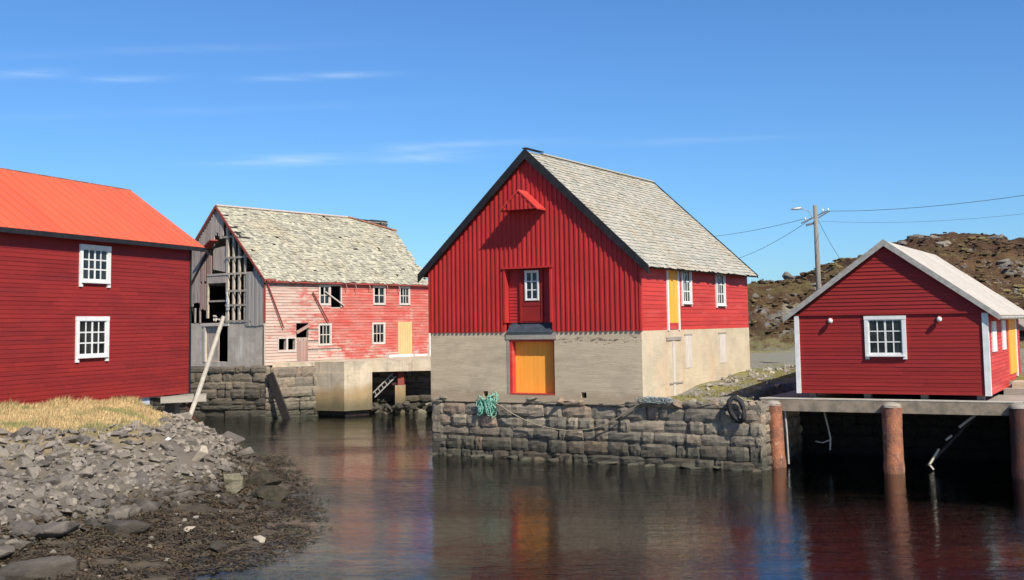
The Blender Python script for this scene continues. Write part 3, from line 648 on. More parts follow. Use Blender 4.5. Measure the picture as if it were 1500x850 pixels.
def put(mb, c, s, rd, k=None, tilt=.5, yaw=None, sxy=1.):
    vs, fs = TPL[rd.randrange(14) if k is None else k]
    Mx = Matrix.Translation(c) @ Matrix.Rotation(rd.uniform(0, 6.28) if yaw is None else yaw, 4, 'Z') @ Matrix.Rotation(rd.uniform(-tilt, tilt), 4, 'X') @ Matrix.Rotation(rd.uniform(-tilt, tilt), 4, 'Y') @ Matrix.Diagonal((s * sxy, s, s, 1))
    mb.add([Mx @ v for v in vs], fs)
m = MB()
x = 8.9
while x < QL - .1:
    put(m, Vector((x, rq.uniform(.12, .3), 2.12)), rq.uniform(.16, .28), rq, tilt=.2, sxy=1.3); x += rq.uniform(.3, .5)
for _ in range(70): put(m, Vector((rq.uniform(9, 12.9), rq.uniform(.2, 1.8), 2.12)), rq.uniform(.05, .16), rq)
build_each(m, 'coping_stone', M['quay'], qw)
m = MB(); x = 0.1
while x < QL: put(m, Vector((x, -.12 + rq.uniform(-.05, .05), -.02 + rq.uniform(-.08, .04))), rq.uniform(.12, .26), rq, tilt=.15, sxy=1.8); x += rq.uniform(.3, .8)
for x in (0.02, 2.0, 4.0, 5.2): put(m, Vector((x + .5, .02, 2.14)), rq.uniform(.12, .2), rq, tilt=.2, sxy=2)
build_each(m, 'footing_stone', M['quay'], qw)

# ------------------------------------------------------------------ net, tyre and rope on the quay
def onq(u, z, off=-.12): return (u, off, z)
tn = MB(); rn = random.Random(3)
for i in range(46):
    cx, cz = (2.78 + rn.uniform(-.13, .2), rn.uniform(1.7, 2.2)) if i < 30 else (2.35 + rn.uniform(-.1, .1), rn.uniform(1.75, 2.05))
    pts = []; ph = rn.uniform(0, 6); aa, bb = rn.uniform(.05, .16), rn.uniform(.12, .3)
    for k in range(9): t = k * .7 + ph; pts.append((cx + aa * math.cos(t), -.14 - .09 * math.sin(t * 1.3 + i) - rn.uniform(0, .03), cz + bb * math.sin(t)))
    tn.tube(pts, rn.uniform(.008, .02), 4)
nn_ = thing('fishing_net', (QO.x, QO.y, 0), qa, 'bundle of turquoise green fishing net hanging over the stone quay left of the orange door', 'fishing net'); tn.build('netting', M['net'], nn_)
tb = MB()
for i in range(50):
    cx = 9.35 + rn.uniform(-.45, .5); pts = []; ph = rn.uniform(0, 6); aa, bb = rn.uniform(.1, .35), rn.uniform(.04, .1)
    for k in range(9): t = k * .7 + ph; pts.append((cx + aa * math.cos(t), -.12 + .16 * math.sin(t * 1.3 + i), 2.18 + bb * math.sin(t) + .08 * rn.random()))
    tb.tube(pts, rn.uniform(.008, .016), 4)
n2_ = thing('old_net', (QO.x, QO.y, 0), qa, 'faded blue-grey heap of net on the quay edge at the large warehouse corner', 'fishing net'); tb.build('netting', M['net_blue'], n2_)
rp = MB(); kp = [(2.9, 2.05), (3.25, 1.9), (3.9, 1.55), (4.75, 1.25), (5.85, 1.09), (6.8, 1.16), (7.5, 1.36), (8.2, 1.75), (8.9, 2.2)]
pts = []
for i in range(len(kp) - 1):
    for q in range(4): t = q / 4; pts.append((kp[i][0] * (1 - t) + kp[i + 1][0] * t, -.19, kp[i][1] * (1 - t) + kp[i + 1][1] * t - .02 * math.sin(math.pi * t)))
pts.append((9.1, .0, 2.22)); rp.tube(pts, .022, 6)
ro = thing('mooring_rope', (QO.x, QO.y, 0), qa, 'slack brown mooring rope hanging in a long curve across the stone quay', 'rope'); rp.build('rope_line', M['rope'], ro)
ty = thing('tyre_fender', (QO.x, QO.y, 0), qa, 'black rubber tyre fender hung over the right end of the stone quay', 'tyre')
tt = MB((12.28, -.2, 1.98), (.93, 0, .36), (0, 1, .1), (-.36, .0, .93)); rt = random.Random(4)
tt.tube([(.23 * math.cos(t * 6.2832 / 20), .05 * math.sin(t * 6.2832 / 10), .40 * math.sin(t * 6.2832 / 20)) for t in range(20)], [.085 + .012 * math.sin(k * 1.9) for k in range(20)], 8, closed=True)
tt.build('tyre_ring', M['tyre'], ty, True)
tr_ = MB(); tr_.tube([(12.2, -.2, 2.33), (12.28, -.1, 2.42), (12.35, .3, 2.26), (12.5, .8, 2.2)], .03, 6); tr_.build('hanging_rope', M['rope'], ty)

# ------------------------------------------------------------------ wharf deck, piles, right quay
DO = Vector((8.30, 39.45, 0)); da = R(-27.6)
dk = thing('wharf_deck', DO, da, 'grey concrete wharf deck on rusty piles carrying the small red shed', 'wharf')
m = MB(); m.box(0, 8.45, 0, 6.6, 2.06, 2.26); m.build('deck_slab', M['conc_g'], dk)
m = MB(); m.box(.05, 8.4, -.05, .30, 1.87, 2.24); m.build('edge_beam', M['beam'], dk)
m = MB()
for a in (1.6, 3.9, 6.2): m.box(a, a + .3, .3, 4.6, 1.80, 2.058)
build_each(m, 'cross_beam', M['underlay'], dk)
m = MB(); rg = random.Random(9)
a = 0
while a < 8.3: l_ = rg.uniform(1.2, 2.4); m.box(a, min(a + l_, 8.35) - .02, -.03, .34 + rg.uniform(-.03, .03), 2.262, 2.285 + rg.uniform(0, .02)); a += l_
m.build('edge_plank', M['palewood'], dk)
ub = MB((0, 4.3, 0)); masonry(ub, 8.4, 2.1, rg, (.3, .42), (.5, 1.2), .06, .0, -.8); ub.build('rear_stone_wall', M['under_stone_shade'], dk)
def pile(wx, wy, r, top, lab, mat, lean=0.):
    t = thing('pile', (wx, wy, 0), 0, lab, 'pile', 'steel piles in front of the wharf deck')
    p = MB(); rd = random.Random(int(wx * 10)); n = 18; rows = 15; vs = []
    for j in range(rows + 1):
        z = -1.5 + (top + 1.5) * j / rows
        for i in range(n):
            th = 6.2832 * i / n; q = r * (1 + .09 * mn.noise(Vector((math.cos(th) * 2, math.sin(th) * 2, z * 4.5 + wx)))) * (1 + .12 * math.exp(-((z - .1) / .15) ** 2))
            vs.append((q * math.cos(th) + lean * z, q * math.sin(th), z))
    fs = [(j * n + i, j * n + (i + 1) % n, (j + 1) * n + (i + 1) % n, (j + 1) * n + i) for j in range(rows) for i in range(n)]
    p.add(vs, fs); p.build('pipe', mat, t, True)
    c = MB(); vs = []
    for k in range(5):
        rr2 = r * 1.04 * math.cos(k / 4 * 1.35); zz = top - .05 + .16 * math.sin(k / 4 * 1.5)
        for i in range(n): th = 6.2832 * i / n; vs.append((rr2 * math.cos(th) + lean * top, rr2 * math.sin(th), zz + .015 * mn.noise(Vector((i, k, wx)))))
    c.add(vs, [(k * n + i, k * n + (i + 1) % n, (k + 1) * n + (i + 1) % n, (k + 1) * n + i) for k in range(4) for i in range(n)] + [tuple(range(4 * n, 5 * n))]); c.build('cap', M['conc_g'], t, True)
    return t
pl1 = pile(8.78, 39.22, .27, 2.10, 'rust red pile between the stone quay end and the wharf deck with side pipes', M['rust'], -.03)
q = MB()
for sx in (-.31, .36): q.tube([(sx - .08, -.05, 2.1), (sx - .03, -.06, 1.2), (sx, -.06, .1)], .035, 6)
q.build('side_pipe', M['fascia_grey'], pl1)
pile(12.06, 37.32, .31, 2.12, 'thick rust orange pile in the middle of the wharf front below the shed window', M['rust'])
pile(15.42, 35.62, .30, 2.16, 'dark rusty pile at the far right end of the wharf deck', M['rust_dark'])
br = thing('timber_brace', (0, 0, 0), 0, 'broken pale diagonal timber hanging under the right bay of the wharf deck', 'timber')
m = MB(); m.beam((14.95, 37.6, 1.85), (14.3, 37.6, 1.38), .09, .07); m.beam((14.05, 37.6, 1.12), (13.85, 37.6, .98), .08, .06); m.beam((13.62, 37.6, .70), (13.28, 37.6, .20), .07, .06); m.beam((13.28, 37.6, .22), (13.42, 37.6, .05), .07, .05); build_each(m, 'pale_wood', M['palewood'], br)
m = MB(); m.beam((15.1, 37.68, 1.95), (13.25, 37.68, .15), .1, .08); build_each(m, 'dark_wood', M['darkwood'], br)
hr_ = thing('hanging_line', (0, 0, 0), 0, 'thin pale frayed rope hanging under the left bay of the wharf deck', 'rope')
m = MB(); m.tube([(10.45, 39.5, 1.95), (10.52, 39.5, 1.6), (10.60, 39.48, 1.2), (10.66, 39.5, .9), (10.63, 39.5, .5)], .03, 5); m.tube([(10.66, 39.5, .85), (10.40, 39.5, .75), (10.15, 39.5, .80)], .02, 5); m.build('rope_strand', M['palewood'], hr_)
rqw = thing('stone_quay', (15.78, 35.75, 0), R(-27.6), 'stone quay wall at the right edge beyond the last pile of the wharf', 'quay wall')
m = MB(); masonry(m, 14, 2.3, rg, (.3, .45), (.5, 1.1), .05, .03, -.8); m.build('stone_face', M['quay'], rqw)
m = MB((0, 4.6, 0), (0, -1, 0), X); masonry(m, 4.6, 2.3, rg, (.3, .45), (.5, 1.1), .05, .03, -.8); m.build('end_face', M['quay_dark'], rqw)
m = MB(); m.box(.2, 13.8, .25, 5.5, -1, 2.29); m.build('quay_top', M['conc_g'], rqw)
stp = thing('stone_steps', (16.3, 39.7, 2.3), R(-29), 'low grey concrete steps beside the small red shed at the right edge', 'steps')
m = MB(); m.box(.35, 2.6, .0, 2.0, -.1, .16); m.build('lower_step', M['conc_g'], stp); m = MB(); m.box(.55, 2.6, .7, 2.0, .16, .36); m.build('upper_step', M['conc_s'], stp)

# ------------------------------------------------------------------ small red shed
SO = Vector((9.59, 39.30, 0)); sa = R(-29); SW, SLn = 6.02, 9.6; SB, SE, SR = 2.47, 4.94, 7.40; SH_ = SW / 2
sh = thing('shed', SO, sa, 'small dark red boarded shed with pale roof and white corner boards on the wharf', 'shed')
ks = (SR - SE) / (SH_ + .36)
def sz(a): return SR - abs(a - SH_) * ks - .12
m = MB(); m.prism([(0.02, SB), (SW - .02, SB), (SW - .02, sz(SW)), (SH_, sz(SH_)), (.02, sz(0))], .0, .12)
SWN = (2.28, 3.58, 3.62, 5.0)
clap(m, lambda z: .10, lambda z: SW - .12, SB - .02, 5.02, .125, [SWN], .014)
def sxl(z): return max(.10, SH_ - (SR - .12 - z) / ks)
def sxr(z): return min(SW - .1, SH_ + (SR - .12 - z) / ks)
clap(m, sxl, sxr, 5.09, sz(SH_), .125, [], .026, seg=(3, 8))
m.build('gable_wall', M['red_s'], sh)
m = MB(); m.box(-.01, SW + .01, -.065, 0, 5.03, 5.085); m.build('band_board', M['red_s'], sh)
m = MB(); m.box(-.05, .10, -.06, .1, SB - .03, 5.03); m.box(SW - .13, SW + .05, -.06, .1, SB - .03, 5.03); build_each(m, 'corner_board', M['white'], sh)
window(sh, (0, 0, 0), X, Y, 2.27, 3.58, 3.66, 4.98, 4, 3, .12, .07, .08, bar=.035)
kO, kA, kB = (SW, 0, 0), Y, (-1, 0, 0)
m = MB(kO, kA, kB); m.box(.12, SLn, 0, .12, SB, sz(SW) + .05)
clap(m, lambda z: .11, lambda z: SLn, SB - .02, 4.98, .125, [(5.75, 7.9, 2.8, 5)], .024); m.build('side_wall', M['red_cs'], sh)
m = MB(); m.box(0, .12, .12, SLn, SB, sz(0)); m.prism([(0, SB), (SW, SB), (SW, sz(SW)), (SH_, sz(SH_)), (0, sz(0))], SLn - .12, SLn); m.box(.12, SW - .12, .12, SLn - .12, SB, SB + .1); m.build('rear_wall', M['red_s'], sh)
m = MB(kO, kA, kB); m.box(.95, 2.0, -.06, 0, 3.78, 4.76); m.box(3.75, 4.7, -.06, 0, 3.78, 4.78); build_each(m, 'side_shutter', M['white'], sh)
m = MB(kO, kA, kB); m.box(5.8, 7.9, -.05, 0, 2.85, 4.86); m.build('side_door', M['orange'], sh)
m = MB(kO, kA, kB); m.box(7.9, 8.15, -.07, 0, 2.7, 4.9); m.build('door_post', M['white'], sh)
sl_ = math.hypot(SH_ + .36, SR - SE); SSr = Vector((-(SH_ + .36), 0, SR - SE)).normalized(); SNr = Vector((SR - SE, 0, SH_ + .36)).normalized(); SSl = Vector((SH_ + .36, 0, SR - SE)).normalized(); SNl = Vector((-(SR - SE), 0, SH_ + .36)).normalized()
m = MB(); LL = SLn + .55
for O_, A_, S_, N_ in (((SW + .36, -.15, SE), (0, 1, 0), SSr, SNr), ((-.36, -.15 + LL, SE), (0, -1, 0), SSl, SNl)):
    m.setM(O_, A_, S_, N_); nrow = 3
    for i in range(10):
        for j in range(nrow):
            a0, a1 = LL * i / 10, LL * (i + 1) / 10; s0, s1 = sl_ * j / nrow - (.04 if j else .05), sl_ * (j + 1) / nrow + .0
            t_ = rnd.uniform(0, .004); m.box(a0 + .003, a1 - .003, s0, s1, .012 + .010 * (nrow - j) + t_, .03 + .010 * (nrow - j) + t_)
roof = m.build('roof', M['shed_roof'], sh)
m = MB()
for O_, A_, S_, N_ in (((SW + .36, -.15, SE), (0, 1, 0), SSr, SNr), ((-.36, -.15 + LL, SE), (0, -1, 0), SSl, SNl)):
    m.setM(O_, A_, S_, N_); m.box(.02, LL - .02, .02, sl_ - .03, -.06, .01)
m.build('roof_deck', M['underlay'], roof)
m = MB(); m.prism([(-.40, SE - .13), (-.40, SE + .06), (SH_, SR + .09), (SW + .40, SE + .06), (SW + .40, SE - .13), (SH_, SR - .13)], -.195, -.14); build_each(m, 'bargeboard', M['fascia_grey'], sh)
m = MB(); m.box(SW + .34, SW + .42, -.14, SLn + .4, SE - .05, SE + .02)
m.tube([(SW + .42, -.12 + i * .48, SE - .06 - .02 * (i % 2)) for i in range(21)], .05, 6); m.build('gutter', M['fascia_grey'], sh)
m = MB()
for a in (.3, 2.1, 3.9, 5.6):
    for b_ in (.25, 4, 8): m.box(a, a + .22, b_, b_ + .3, 2.26, SB)
build_each(m, 'footing_block', M['conc_g'], sh)
for lx in (1.19, 4.64):
    l = MB(); n = 12; vs = []
    for j in range(7):
        ph = -math.pi / 2 + math.pi * j / 6
        for i in range(n): th = 6.2832 * i / n; vs.append((lx + .085 * math.cos(ph) * math.cos(th), -.16 + .085 * math.cos(ph) * math.sin(th), 4.85 + .085 * math.sin(ph)))
    l.add(vs, [(j * n + i, j * n + (i + 1) % n, (j + 1) * n + (i + 1) % n, (j + 1) * n + i) for j in range(6) for i in range(n)])
    g = l.build('wall_lamp', M['white'], sh, True); k = MB(); k.box(lx - .06, lx + .06, -.08, -.02, 4.86, 4.97); k.build('bracket', M['red_s'], g)

# ------------------------------------------------------------------ left warehouse
LO = Vector((-13.98, 49.99, 0)); la = math.atan2(.949, .314); LB, LE, LRZ = 2.2, 8.40, 11.12; LH = 3.55; LL_ = 17.
lw = thing('warehouse', LO, la, 'long dark red warehouse with bright orange metal roof standing above the grassy shore', 'warehouse')
w1, w2 = (-7.2, -5.42, 6.56, 8.13), (-7.34, -5.46, 3.74, 5.42)
kl = (LRZ - LE) / (LH + .35)
m = MB(); m.box(-LL_, 0, 0, .15, LB, LE + .1); m.box(-LL_, 0, 2 * LH - .15, 2 * LH, LB, LE + .1); m.box(-LL_, 0, .15, 2 * LH - .15, LB, LB + .15)
for x0 in (-LL_, -.15): m.setM((x0, 0, 0), Y, X); m.prism([(.15, LB), (2 * LH - .15, LB), (2 * LH - .15, LE), (LH, LRZ - .15), (.15, LE)], 0, .15)
m.setM((0, 0, 0))
m.build('rear_wall', M['red_l'], lw)
m = MB(); clap(m, lambda z: -LL_, lambda z: -.02, LB - .03, LE + .05, .152, [w1, w2, (-16.2, -14.4, 3.86, 5.42), (-16.2, -14.4, 6.7, 8.13)], .017); m.build('siding', M['red_l'], lw)
m = MB(); m.box(-.06, .04, -.05, .1, LB - .03, LE); build_each(m, 'corner_board', M['black'], lw)
for q in (w1, w2): window(lw, (0, 0, 0), X, Y, q[0], q[1], q[2] + .12, q[3], 4, 3, .17, .07, .14, bar=.05)
for q in (-16.2,): window(lw, (0, 0, 0), X, Y, q, q + 1.8, 3.86, 5.42, 4, 3, .17, .07, .14, bar=.05); window(lw, (0, 0, 0), X, Y, q, q + 1.8, 6.7, 8.13, 4, 3, .17, .07, .14, bar=.05)
ls = math.hypot(LH + .35, LRZ - LE); S1 = Vector((0, LH + .35, LRZ - LE)).normalized(); N1 = Vector((0, -(LRZ - LE), LH + .35)).normalized(); S2 = Vector((0, -(LH + .35), LRZ - LE)).normalized(); N2 = Vector((0, LRZ - LE, LH + .35)).normalized()
m = MB((-LL_ - .3, -.35, LE), X, S1, N1)
for i in range(30):
    a = i * (LL_ + .85) / 30; m.box(a, a + (LL_ + .85) / 30 - .003, 0, ls, .0, .05 + .002 * (i % 2)); 
    m.box(a, a + .03, 0, ls, .05, .066)
m.setM((.55, 2 * LH + .35, LE), (-1, 0, 0), S2, N2); m.box(0, LL_ + .85, 0, ls - .03, 0, .05)
m.build('roof', M['orange_roof'], lw)
m = MB((-LL_ - .3, -.35, LE), X, S1, N1); m.box(0, LL_ + .86, .0, ls - .1, -.12, -.003); m.setM((0, 0, 0)); m.box(-LL_ - .3, .58, -.39, -.352, LE - .14, LE + .03); m.build('eaves_board', M['black'], lw)
m = MB((0, 0, 0)); m.box(-LL_ - .3, .56, LH - .06, LH + .06, LRZ + .02, LRZ + .07); m.build('ridge_cap', M['rust'], lw)
m = MB()
for a in (-.6, -3.4, -6.5, -9.5): m.box(a, a + .35, .3, .8, .2, LB); m.box(a, a + .35, 5.5, 6., .2, LB)
build_each(m, 'foundation_pier', M['conc_g'], lw)
m = MB(); m.box(-4.9, -2.6, .12, .2, 1.85, 2.17); m.build('blue_base_board', M['bluewhite'], lw)
js = thing('landing_slab', (0, 0, 0), 0, 'short grey concrete landing slab jutting out beside the corner of the orange roofed warehouse', 'slab')
m = MB(); m.slab([(-14.6, 48.0), (-12.95, 48.9), (-13.3, 50.2), (-14.9, 49.8)], 1.86, 2.12); m.build('slab_top', M['conc_g'], js)
m = MB(); m.beam((-13.6, 48.9, 1.86), (-13.9, 48.9, .9), .12, .12); m.beam((-13.9, 48.75, 1.86), (-13.3, 48.8, 1.0), .12, .1); m.build('brace', M['rust_dark'], js)
st = thing('leaning_pole', (-13.34, 47.06, .8), 0, 'long pale bleached timber pole leaning in front of the derelict warehouse gable', 'pole')
m = MB(); m.tube([(0, 0, 0), (.38, .5, 1.4), (.80, .95, 3.0), (1.2, 1.42, 4.6)], [.10, .095, .09, .085], 8); m.tube([(-.02, -.02, -.15), (.05, .05, .25)], [.2, .13], 8); m.build('pole_shaft', M['palewood'], st)

# ------------------------------------------------------------------ derelict warehouse
OO = Vector((-13.72, 63.78, 0)); oa = R(53); OL, OW = 13.7, 8.24; OB, OE, ORZ = 2.9, 7.50, 11.95; OH = OW / 2
ow = thing('derelict_warehouse', OO, oa, 'derelict warehouse with peeling red paint, broken slate roof and open framed gable', 'warehouse')
ko = (ORZ - OE) / (OH + .18)
def ozr(s): return ORZ - abs(s - OH) * ko - .12
ops = {'u1': (4.05, 4.98, 6.15, 7.35), 'u2': (5.04, 5.9, 6.05, 7.35), 'u3': (8.55, 9.65, 6.2, 7.38), 'u4': (10.9, 11.9, 6.2, 7.38), 'l1': (4.0, 5.05, 3.82, 5.1), 'l2': (8.45, 9.6, 3.8, 5.12), 'door': (10.75, 12.05, 3.05, 5.15),
       's1': (1.0, 1.55, 3.6, 4.28), 's2': (1.68, 2.22, 3.6, 4.28), 'hole': (2.32, 3.25, 4.32, 5.1), 'dr': (2.36, 3.2, 2.96, 4.25)}
m = MB(); seg_wall(m, 0, OL, 2.8, OE, .03, .16, [v for k, v in ops.items() if k not in ('door', 'dr')]); m.build('wall_planks', M['oldwood'], ow)
m = MB(); ro_ = random.Random(21)
clap(m, lambda z: .05, lambda z: OL - .05, 2.84, OE + .02, .165, list(ops.values()), .03, ro_, (1.2, 3.2), .012, .006)
m.build('siding', M['peel'], ow)
m = MB(); m.box(-.03, .05, -.05, .06, 5.2, 7.4); build_each(m, 'corner_board', M['redwood'], ow)
m = MB(); m.box(OL - .02, OL + .1, -.09, .05, 2.9, 7.5); m.build('white_corner_board', M['white'], ow)
for k, (a0, a1, z0, z1) in ops.items():
    if k in ('u1', 'u3', 'u4', 'l1', 'l2'):
        window(ow, (0, 0, 0), X, Y, a0, a1, z0, z1, 3 if k in ('l1', 'l2', 'u4') else 2, 2, .11, .05, 0, mat=M['panel'], sill=False, bar=.045, gone=[(0, 1), (1, 2)] if k != 'l2' else [(1, 0)])
for k in ('s1', 's2'):
    a0, a1, z0, z1 = ops[k]; m = MB(); m.box(a0 - .07, a0, -.05, .05, z0 - .07, z1 + .07); m.box(a1, a1 + .06, -.05, .05, z0 - .07, z1 + .07); m.box(a0, a1, -.05, .05, z1, z1 + .07); m.box(a0, a1, -.05, .05, z0 - .07, z0); m.build('small_window_frame', M['panel'], ow)
m = MB(); m.box(ops['u2'][0], ops['u2'][1], -.04, .02, 7.3, 7.38); m.box(5.82, 5.9, -.04, .02, 6.05, 7.3); m.beam((4.5, -.08, 6.95), (6.0, -.1, 6.15), .08, .06); m.build('broken_frame', M['panel'], ow)
m = MB()
for i in range(6): a = 10.75 + i * 1.3 / 6; m.box(a, a + 1.3 / 6 - .01, -.05, .02, 3.05, 5.15)
m.build('plywood_door', simple('pale_plywood', (.72, .46, .20), (.66, .42, .19), 2, .8), ow)
m = MB()
for i in range(5): a = 2.36 + i * .168; m.box(a, a + .16, -.012 - .006 * (i % 2), .03, 2.96, 4.25 - .1 * (i % 3))
m.beam((2.3, -.05, 4.6), (3.25, -.06, 5.0), .07, .16); m.build('side_boards', M['oldwood_pink'], ow)
m = MB(); m.beam((.12, -.12, 7.3), (1.25, -.16, 4.9), .07, .06); m.beam((3.5, -.12, 6.9), (4.7, -.16, 5.2), .07, .06); build_each(m, 'fallen_gutter', M['redwood'], ow)
m = MB(); m.box(9.4, 11.6, -.55, -.2, 2.98, 3.14); m.box(11.8, 13.0, -.5, -.2, 2.98, 3.1); build_each(m, 'white_board', M['white'], ow)
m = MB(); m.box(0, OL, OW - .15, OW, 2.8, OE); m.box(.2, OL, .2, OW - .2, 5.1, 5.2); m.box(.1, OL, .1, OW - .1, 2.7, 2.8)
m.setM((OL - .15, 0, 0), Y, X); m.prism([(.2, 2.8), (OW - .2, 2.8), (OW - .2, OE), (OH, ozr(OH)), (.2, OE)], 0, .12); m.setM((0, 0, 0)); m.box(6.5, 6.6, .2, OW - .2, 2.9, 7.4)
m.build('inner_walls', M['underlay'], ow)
# gable: s counts from the right corner going left, seen from outside
gO, gA, gB = (0, 0, 0), (0, 1, 0), (1, 0, 0)
m = MB(gO, gA, gB); seg_wall(m, 0, OW, 2.3, 5.22, 0, .25, [(3.10, 5.08, 3.02, 5.04)]); m.build('block_wall', M['conc_w'], ow)
m = MB(gO, gA, gB); m.box(4.0, 5.05, .10, .14, 3.02, 5.02); m.build('gable_door', M['oldwood'], ow)
m = MB(gO, gA, gB); m.box(5.08, 5.24, -.03, .02, 3.0, 5.1); m.box(3.0, 5.3, -.05, .05, 5.04, 5.16); m.build('gable_door_frame', M['panel'], ow)
m = MB(gO, gA, gB)
s_ = .05
while s_ < 1.5: z1 = min(ozr(s_), 8.5); m.box(s_, s_ + .16, -.03 - .012 * (int(s_ * 6) % 2), .0, 5.02 + ro_.uniform(-.03, .03), z1 - ro_.uniform(0, .1) if z1 < 8.4 else 8.0); s_ += .168
m.build('grey_cladding', M['sheet'], ow)
m = MB(gO, gA, gB); m2 = MB(gO, gA, gB); s_ = 3.5
while s_ < OW - .1:
    zt = ozr(s_ + (.15 if s_ > OH else 0)) - .02; j = -.03 - ro_.uniform(0, .02); w_ = .15
    if s_ < 4.95:
        m.box(s_, s_ + w_, j, 0, 9.75 + ro_.uniform(-.25, .1) if s_ > 4.2 else 10.2 + ro_.uniform(-.3, .2), zt)
    elif s_ < 5.5:
        (m2 if s_ < 5.5 else m).box(s_, s_ + w_, j, 0, 7.55 + ro_.uniform(-.1, .1), 9.35); m.box(s_, s_ + w_, j, 0, 9.4, zt)
        m2.box(s_, s_ + w_, j, 0, 5.9 + ro_.uniform(-.2, .3), 7.5)
    elif s_ < 6.5: m.box(s_, s_ + w_, j, 0, 6.35 + ro_.uniform(-.15, .15), zt)
    else: m.box(s_, s_ + w_, j, 0, 5.24, zt)
    s_ += .158
for s_, a, b_ in ((5.5, 5.25, 6.1), (5.95, 5.25, 6.1)): m.box(s_, s_ + .12, -.03, 0, a, b_)
for s_ in (4.55, 4.72, 4.88): m2.box(s_, s_ + .13, -.02, .01, 8.0, 9.45 - (4.9 - s_))
m.build('gable_boards', M['oldwood'], ow); m2.build('pink_boards', M['oldwood_pink'], ow)
m = MB(gO, gA, gB)
for s_ in (1.62, 2.13, 2.62, 3.12): m.box(s_, s_ + .12 + (.06 if s_ > 3 else 0), .0, .12, 5.22, min(ozr(s_), ozr(s_ + .12)) - .05)
for z0, a, b_ in ((6.15, 1.5, 3.3), (6.95, 1.5, 3.2), (7.93, .9, 4.95), (8.85, 1.0, 3.3), (10.05, 2.2, 3.6)): m.box(a, b_, -.035, .0, z0, z0 + .11)
m.box(.9, 3.3, -.04, 0, 5.24, 5.36); m.box(3.2, 4.9, .02, .1, 6.42, 6.52); m.box(4.88, 5.0, -.02, .1, 5.5, 7.5)
m.box(.55, .66, .12, .2, 7.9, 8.1); m.build('stud_frame', M['stud'], ow)
m = MB(gO, gA, gB); m.prism([(3.35, 8.1), (4.5, 8.3), (4.5, 9.5), (3.4, 9.6)], .05, .10); m.box(3.3, 5.0, -.01, .04, 7.5, 7.92); m.build('loft_panel', M['oldwood'], ow)
m = MB(gO, gA, gB); m.beam((4.95, -.08, 9.2), (6.4, -.06, 7.4), .12, .10); build_each(m, 'diagonal_brace', M['darkwood'], ow)
m = MB(gO, gA, gB); m.beam((3.95, -.35, 9.95), (4.95, -.25, 9.45), .5, .07); m.build('red_awning', M['redwood'], ow)
m = MB(gO, gA, gB)
for i in range(7): m.box(2.95 + .02 * i, 3.18 - .02 * (i % 3), -.05 - .006 * i, -.04, 5.95 + i * .15, 6.06 + i * .15 + .03 * (i % 2))
m.build('white_scraps', M['white'], ow)
m = MB(gO, gA, gB)
for i in range(9): m.beam((3.4 + i * .16, .1 + ro_.uniform(0, .3), 5.32 + ro_.uniform(0, .12)), (3.7 + i * .16, .5, 5.42 + ro_.uniform(0, .25)), .08, .05)
m.build('debris', M['palewood'], ow)
# roof
Sf = Vector((0, OH + .18, ORZ - OE)).normalized(); Nf = Vector((0, -(ORZ - OE), OH + .18)).normalized(); Sb = Vector((0, -(OH + .18), ORZ - OE)).normalized(); Nb_ = Vector((0, ORZ - OE, OH + .18)).normalized()
os_ = math.hypot(OH + .18, ORZ - OE); RL = 14.75
def endl(s): return 13.75 + (14.55 - 13.75) * s / os_
def topl(a): return os_ if a < 10.7 else os_ - (a - 10.7) * .26 - .0
def sag(a, s): return 0
def keepf(a, s):
    if a > endl(s) + .12 * math.sin(s * 9) or s > topl(a) - .02: return False
    if a < .55 and (abs(s - 4.35) < .12 or abs(s - 3.9) < .13 and a < .9 or abs(s - 5.25) < .1): return False
    if a < .85 and abs(s - 3.5) < .11: return False
    if abs(a - 9.2) < .22 and abs(s - 3.1) < .10: return False
    return True
m = MB((-.12, -.2, OE), X, Sf, Nf); slates(m, RL, os_, .21, .26, keepf, ro_, .022, .05, .022, .010, .035); roof = m.build('front_roof', M['slate_old'], ow)
m = MB((-.12, -.2, OE), X, Sf, Nf); m.prism([(.02, -.004), (13.7, -.004), (13.7, 0), (.02, 0)], .0, .01)
m.v = []; m.f = []
m.add([(.02, 0, -.02), (endl(0), 0, -.02), (endl(topl(14.4)) - .05, topl(14.4) - .1, -.02), (10.7, os_ - .05, -.02), (.02, os_ - .05, -.02), (.02, 0, -.08), (endl(0), 0, -.08), (endl(topl(14.4)) - .05, topl(14.4) - .1, -.08), (10.7, os_ - .05, -.08), (.02, os_ - .05, -.08)],
      [(0, 1, 2, 3, 4), (9, 8, 7, 6, 5), (0, 5, 6, 1), (1, 6, 7, 2), (2, 7, 8, 3), (3, 8, 9, 4), (4, 9, 5, 0)])
m.build('roof_boards', M['underlay'], roof)
m = MB((RL - .12, OW + .2, OE), (-1, 0, 0), Sb, Nb_)
def keepb(a, s): return not (a < .35 and s > os_ - .8 * ro_.random()) and not (2.0 < a < 3.0 and s > os_ - .22)
slates(m, RL, os_, .21, .26, keepb, ro_, .022, .05, .022, .010, .035); rb = m.build('rear_roof', M['slate_old'], ow)
m = MB((RL - .12, OW + .2, OE), (-1, 0, 0), Sb, Nb_)
for i in range(24): m.box(.25, RL, i * os_ / 24, (i + 1) * os_ / 24 - .015 if i < 23 else os_ - .12, -.06, -.03)
m.build('rear_boards', M['panel'], rb)
m = MB((-.12, -.2, OE), X, Sf, Nf); m.beam((.0, os_ - .02, .07), (10.7, os_ - .02, .07), .12, .05); m.build('ridge_board', M['oldwood'], ow)
m = MB((-.12, -.2, OE), X, Sf, Nf); m.beam((10.6, os_, .08), (14.45, topl(14.45) - .05, .09), .13, .05); m.build('rusty_ridge_flashing', M['rust'], ow)
